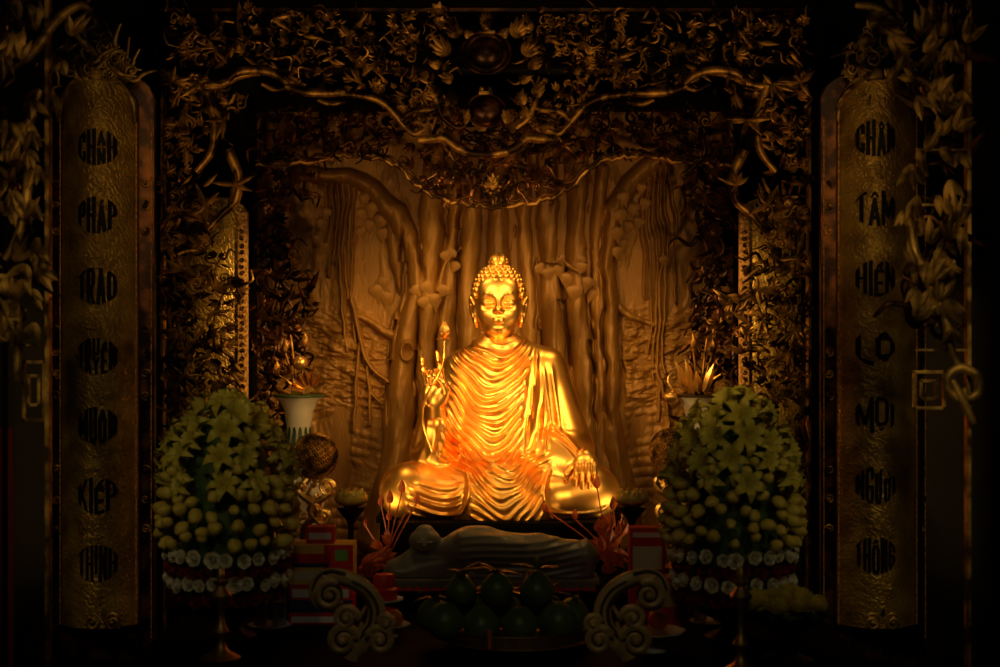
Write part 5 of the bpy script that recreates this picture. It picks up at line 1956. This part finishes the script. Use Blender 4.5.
def footed_dish(px, y, label, rad_px, h):
    p = at(px, 0, y)
    t = thing('fruit_dish', label, 'dish', (p.x, y, TOP))
    R_ = rad_px * k_at(y)
    b = MB()
    b.lathe([(0, 0), (R_ * 0.42, 0), (R_ * 0.42, 0.01), (R_ * 0.34, 0.02), (R_ * 0.32, h - 0.03), (R_ * 0.6, h - 0.012), (R_ * 1.0, h + 0.008), (R_ * 1.0, h + 0.013), (R_ * 0.6, h - 0.002), (0, h - 0.006)], (p.x, y, TOP), 32, lambda w, z: 1 + (0.03 * math.cos(8 * w) if z > 0.6 else 0))
    obj('dish', b, M_WHITE, t)
    return p.x, TOP + h


def orange(x, y, z, r_, label):
    t = thing('orange', label, 'orange', (x, y, z), 'oranges on the white dishes')
    b = MB()
    prof = [(r_ * math.cos(-math.pi / 2 + math.pi * j / 12) if 0 < j < 12 else 0, r_ * 0.94 + r_ * 0.94 * math.sin(-math.pi / 2 + math.pi * j / 12)) for j in range(13)]
    b.lathe(prof, (x, y, z), 20)
    obj('peel', b, M_ORANGE, t)
    b = MB()
    b.ball((x, y, z + r_ * 1.87), (0.006, 0.006, 0.004), 8, 5)
    obj('stem_button', b, M_GREEN, t)


YO = -2.05
x, z = footed_dish(653, YO, 'white footed dish holding oranges, behind the carved scroll', 32, 0.085)
orange(x - 0.075, YO, z + 0.002, 0.052, 'orange on the white footed dish, nearest the brass fruit dish')
orange(x + 0.03, YO + 0.05, z + 0.002, 0.05, 'orange on the white footed dish, nearest the red box with a gold stripe')
x, z = footed_dish(390, -1.72, 'lower white plate under a single row of oranges, beside the boxes', 20, 0.05)
orange(x + 0.02, -1.72 - 0.03, z + 0.0, 0.046, 'orange in front on the white plate, beside the carved scroll')
orange(x - 0.05, -1.72 + 0.03, z + 0.0, 0.042, 'orange at the back of the white plate, toward the boxes')
YK = -1.30
p = at(384, 0, YK)
t = thing('offering_jar', 'red round offering jar with pale lid stud and white saucer rim, above the oranges', 'jar', (p.x, YK, TOP))
b = MB()
b.lathe([(0, 0), (0.07, 0), (0.075, 0.02), (0.075, 0.05), (0.062, 0.07), (0.062, 0.10), (0.07, 0.115), (0.07, 0.16), (0.055, 0.17), (0.055, 0.22), (0.045, 0.235), (0, 0.24)], (p.x, YK, TOP), 28)
obj('jar_body', b, M_RED, t)
b = MB()
b.lathe([(0.068, 0.096), (0.10, 0.104), (0.10, 0.112), (0.066, 0.106)], (p.x, YK, TOP), 28)
obj('saucer_rim', b, M_WHITE, t)

# crystal tumblers
tb = MB()
r0, h0 = 0.038, 0.12
prof = [(0, 0), (r0 * 0.8, 0), (r0 * 0.86, 0.01), (r0 * 0.9, 0.03), (r0, h0), (r0 - 0.004, h0), (r0 * 0.82, 0.03), (r0 * 0.7, 0.018), (0, 0.016)]
tb.lathe(prof, (0, 0, 0), 32, lambda w, z: 1 + (0.025 * math.cos(16 * w) if 0.1 < z < 0.45 else 0))
TUMB = obj('crystal_tumbler', tb, M_GLASS)
firsttumb = [True]
for px0, side, y in ((260, 'beside the red and yellow boxes', -1.46), (700, 'beside the brass candlestick at right', -1.37)):
    ct = at(px0 + 10, 0, y)
    tr = MB()
    tr.lathe([(0, 0), (0.10, 0), (0.112, 0.008), (0.110, 0.010), (0.098, 0.004), (0, 0.004)], (ct.x, y, TOP), 32)
    o = obj('steel_saucer', tr, M_SILVER)
    tag(o, 'round steel saucer under the crystal tumblers %s' % side, 'saucer')
    for lv in range(2):
        for j in range(2):
            o = TUMB if firsttumb[0] else TUMB.copy()
            if not firsttumb[0]:
                COL.objects.link(o)
            firsttumb[0] = False
            o.location = (at(px0 + 19.5 * j, 0, y).x, y, TOP + 0.0042 + lv * (h0 + 0.0005))
            tag(o, '%s crystal tumbler %s, %s' % (('lower', 'upper')[lv], side, ('left of the pair', 'right of the pair')[j]), 'glass', 'stacked crystal tumblers')

# brass candlesticks
for px, lab in ((221, 'old brass candlestick in front of the lily dome near the boxes'), (741, 'old brass candlestick between the tumblers and the chrysanthemum bowl')):
    y = -2.25 if px < 500 else -2.52
    p = at(px, 0, y)
    hh = at(0, 576, y).z - TOP
    t = thing('candlestick', lab, 'candlestick', (p.x, y, TOP), 'brass candlesticks')
    b = MB()
    b.lathe([(0, 0), (0.085, 0), (0.09, 0.012), (0.07, 0.025), (0.03, 0.05), (0.018, 0.09), (0.024, 0.11), (0.04, 0.13), (0.024, 0.15), (0.014, 0.18), (0.014, hh - 0.14), (0.03, hh - 0.12), (0.05, hh - 0.085), (0.03, hh - 0.06), (0.02, hh - 0.045), (0.034, hh - 0.03), (0.036, hh - 0.02), (0, hh - 0.02)], (p.x, y, TOP), 28)
    obj('brass_stem', b, M_BRASS, t)
    b = MB()
    b.lathe([(0, hh - 0.02), (0.016, hh - 0.02), (0.02, hh), (0.014, hh + 0.03), (0, hh + 0.045)], (p.x, y, TOP), 20)
    obj('finial', b, M_BRASS, t)

# chrysanthemum bowl
YM = -2.28
kM = k_at(YM)
p = at(787, 0, YM)
t = thing('flower_bowl', 'black footed bowl of yellow chrysanthemums on green leaves below the lily dome', 'flower bowl', (p.x, YM, TOP))
b = MB()
b.lathe([(0, 0), (0.11, 0), (0.115, 0.012), (0.05, 0.04), (0.045, 0.12), (0.06, 0.14), (0.15, 0.185), (0.19, 0.22), (0.18, 0.222), (0, 0.20)], (p.x, YM, TOP), 32)
obj('bowl', b, M_BRONZE, t)
r = random.Random(4)
b = MB()
for j in range(120):
    a = r.uniform(0, 6.28)
    rr = r.uniform(0.03, 0.16)
    q = Vector((p.x + math.cos(a) * rr, YM + math.sin(a) * rr, TOP + 0.22 + r.uniform(0, 0.03)))
    b.blade(q, q + Vector((math.cos(a), math.sin(a), r.uniform(-0.2, 0.5))) * r.uniform(0.04, 0.08), 0.03, (0, 0, 1), -0.3, 5, -0.2)
lf = obj('leaf_bed', b, M_GREEN, t)
lf['kind'] = 'stuff'
mm = MB()
for ring in range(6):
    n = 9 + ring * 3
    el = math.radians(80 - ring * 17)
    for j in range(n):
        a = 2 * math.pi * (j + 0.5 * (ring % 2)) / n
        d = Vector((math.cos(a) * math.cos(el), math.sin(a) * math.cos(el), math.sin(el)))
        mm.blade(d * 0.2, d * 1.0, 0.32, (0, 0, 1), 0.15, 5, -0.5)
mm.ball((0, 0, 0.1), 0.5, 10, 7)
MUM = obj('chrysanthemum', mm, M_MUM, t, local=True)
MUM.location = (0, 0, 0.29)
MUM.scale = (0.062,) * 3
for j in range(15):
    a = 2 * math.pi * j / 9 if j < 9 else 2 * math.pi * j / 6
    rr = 0.135 if j < 9 else 0.065
    o = MUM.copy()
    COL.objects.link(o)
    o.parent = t
    o.location = (math.cos(a) * rr, math.sin(a) * rr, 0.245 + r.uniform(0, 0.015) if j < 9 else 0.272)
    o.rotation_euler = (r.uniform(-.4, .4), r.uniform(-.4, .4), r.uniform(0, 6))
    s_ = r.uniform(0.050, 0.066)
    o.scale = (s_, s_, s_)

# dark red curtain at the far edge
b = MB()
vs, fs = [], []
n = 40
x0, x1 = at(-40, 0, -1.9).x, at(11, 0, -1.9).x
for i in range(n + 1):
    u = i / n
    yv = -1.9 + 0.03 * math.sin(u * 34) + 0.012 * math.sin(u * 77)
    for z in (0.0, 0.6, 1.2, 1.75):
        vs.append((x0 + (x1 - x0) * u + 0.004 * math.sin(z * 9), yv, z))
    for z in (1.75, 0.0):
        vs.append((x0 + (x1 - x0) * u, yv + 0.01, z))
for i in range(n):
    o = i * 6
    for q in range(5):
        fs.append((o + q, o + 6 + q, o + 7 + q, o + q + 1))
b.add(vs, fs)
tag(obj('curtain', b, M_DRAPE), 'dark red cloth hanging at the dim edge behind the foliage screen', 'curtain')
# ------------------------------------------------------------------ camera and lights
cam = bpy.data.cameras.new('camera')
co = bpy.data.objects.new('camera', cam)
COL.objects.link(co)
co.location = (0, -CAM_D, CAM_Z)
co.rotation_euler = (math.radians(90), 0, 0)
cam.sensor_width = 36
cam.lens = 36 * CAM_D / (1000 * S)
cam.dof.use_dof = True
cam.dof.focus_distance = CAM_D - 0.3
cam.dof.aperture_fstop = 1.4
scene.camera = co


def spot(loc, to, power, size, angle, blend, color):
    l = bpy.data.lights.new('spot_lamp', 'SPOT')
    l.energy = power
    l.shadow_soft_size = size
    l.spot_size = math.radians(angle)
    l.spot_blend = blend
    l.color = color
    o = bpy.data.objects.new('spot_lamp', l)
    COL.objects.link(o)
    o.location = loc
    o.rotation_euler = (Vector(to) - Vector(loc)).to_track_quat('-Z', 'Y').to_euler()
    return o


def area(loc, to, power, size, color):
    l = bpy.data.lights.new('fill_light', 'AREA')
    l.energy = power
    l.shape = 'DISK'
    l.size = size
    l.color = color
    o = bpy.data.objects.new('fill_light', l)
    COL.objects.link(o)
    o.location = loc
    o.rotation_euler = (Vector(to) - Vector(loc)).to_track_quat('-Z', 'Y').to_euler()
    return o


WARM = (1.0, 0.60, 0.19)
T = Vector((0, -0.1, 1.99))
# two narrow spots high in the hall, aimed at the statue
spot((-1.8, -4.2, 3.5), T, 740, 0.5, 22.5, 0.55, WARM)
spot((1.8, -4.2, 3.5), T, 740, 0.5, 22.5, 0.55, WARM)
# floods low behind the flower domes, washing the statue from both sides
spot((-0.98, -0.60, 0.98), (0.05, -0.1, 1.9), 25, 0.3, 68, 0.8, WARM)
spot((0.98, -0.60, 0.98), (-0.05, -0.1, 1.9), 25, 0.3, 68, 0.8, WARM)
# lamps tucked behind the lintel, washing the niche
spot((-0.85, -0.40, 3.60), (-0.1, 0.35, 1.9), 42, 0.12, 96, 0.9, WARM)
spot((0.85, -0.40, 3.60), (0.1, 0.35, 1.9), 42, 0.12, 96, 0.9, WARM)
# unseen fill spots added to light the carved gate from below its boughs
spot((-1.5, -4.6, 1.9), (-0.8, -0.6, 3.45), 135, 0.15, 40, 0.9, (1.0, 0.58, 0.2))
spot((1.5, -4.6, 1.9), (0.8, -0.6, 3.45), 135, 0.15, 40, 0.9, (1.0, 0.58, 0.2))
# unseen spots added across the niche to brighten the slim gilded pillars
spot((0.9, -1.7, 3.1), (-1.46, -0.15, 2.22), 380, 0.1, 25, 0.8, WARM)
spot((-0.9, -1.7, 3.1), (1.46, -0.15, 2.22), 380, 0.1, 25, 0.8, WARM)
# dim unseen fill spots, added to lift the couplet boards and flowers at either side
spot((-2.4, -6.5, 4.2), (-1.8, -1.6, 1.8), 84, 0.35, 27, 0.85, (1.0, 0.74, 0.30))
spot((2.4, -6.5, 4.2), (1.8, -1.6, 1.8), 84, 0.35, 27, 0.85, (1.0, 0.74, 0.30))
spot((-0.5, -6.8, 3.4), (-2.15, -2.1, 3.05), 65, 0.3, 20, 0.9, (1.0, 0.56, 0.18))  # unseen pair added to brighten the foliage screens
spot((0.5, -6.8, 3.4), (2.12, -2.1, 3.05), 65, 0.3, 20, 0.9, (1.0, 0.56, 0.18))
area((0, -7.5, 4.8), (0, -1, 1.8), 9.0, 0.8, (1.0, 0.80, 0.46))  # added frontal fill, unseen, lifting the dark altar front

w = bpy.data.worlds.new('world')
scene.world = w
w.use_nodes = True
w.node_tree.nodes['Background'].inputs[0].default_value = (0.01, 0.007, 0.003, 1)
w.node_tree.nodes['Background'].inputs[1].default_value = 0.3
scene.view_settings.view_transform = 'Standard'
scene.view_settings.look = 'None'
scene.view_settings.exposure = 0.0
scene.view_settings.gamma = 1.0
scene.view_settings.use_curve_mapping = False
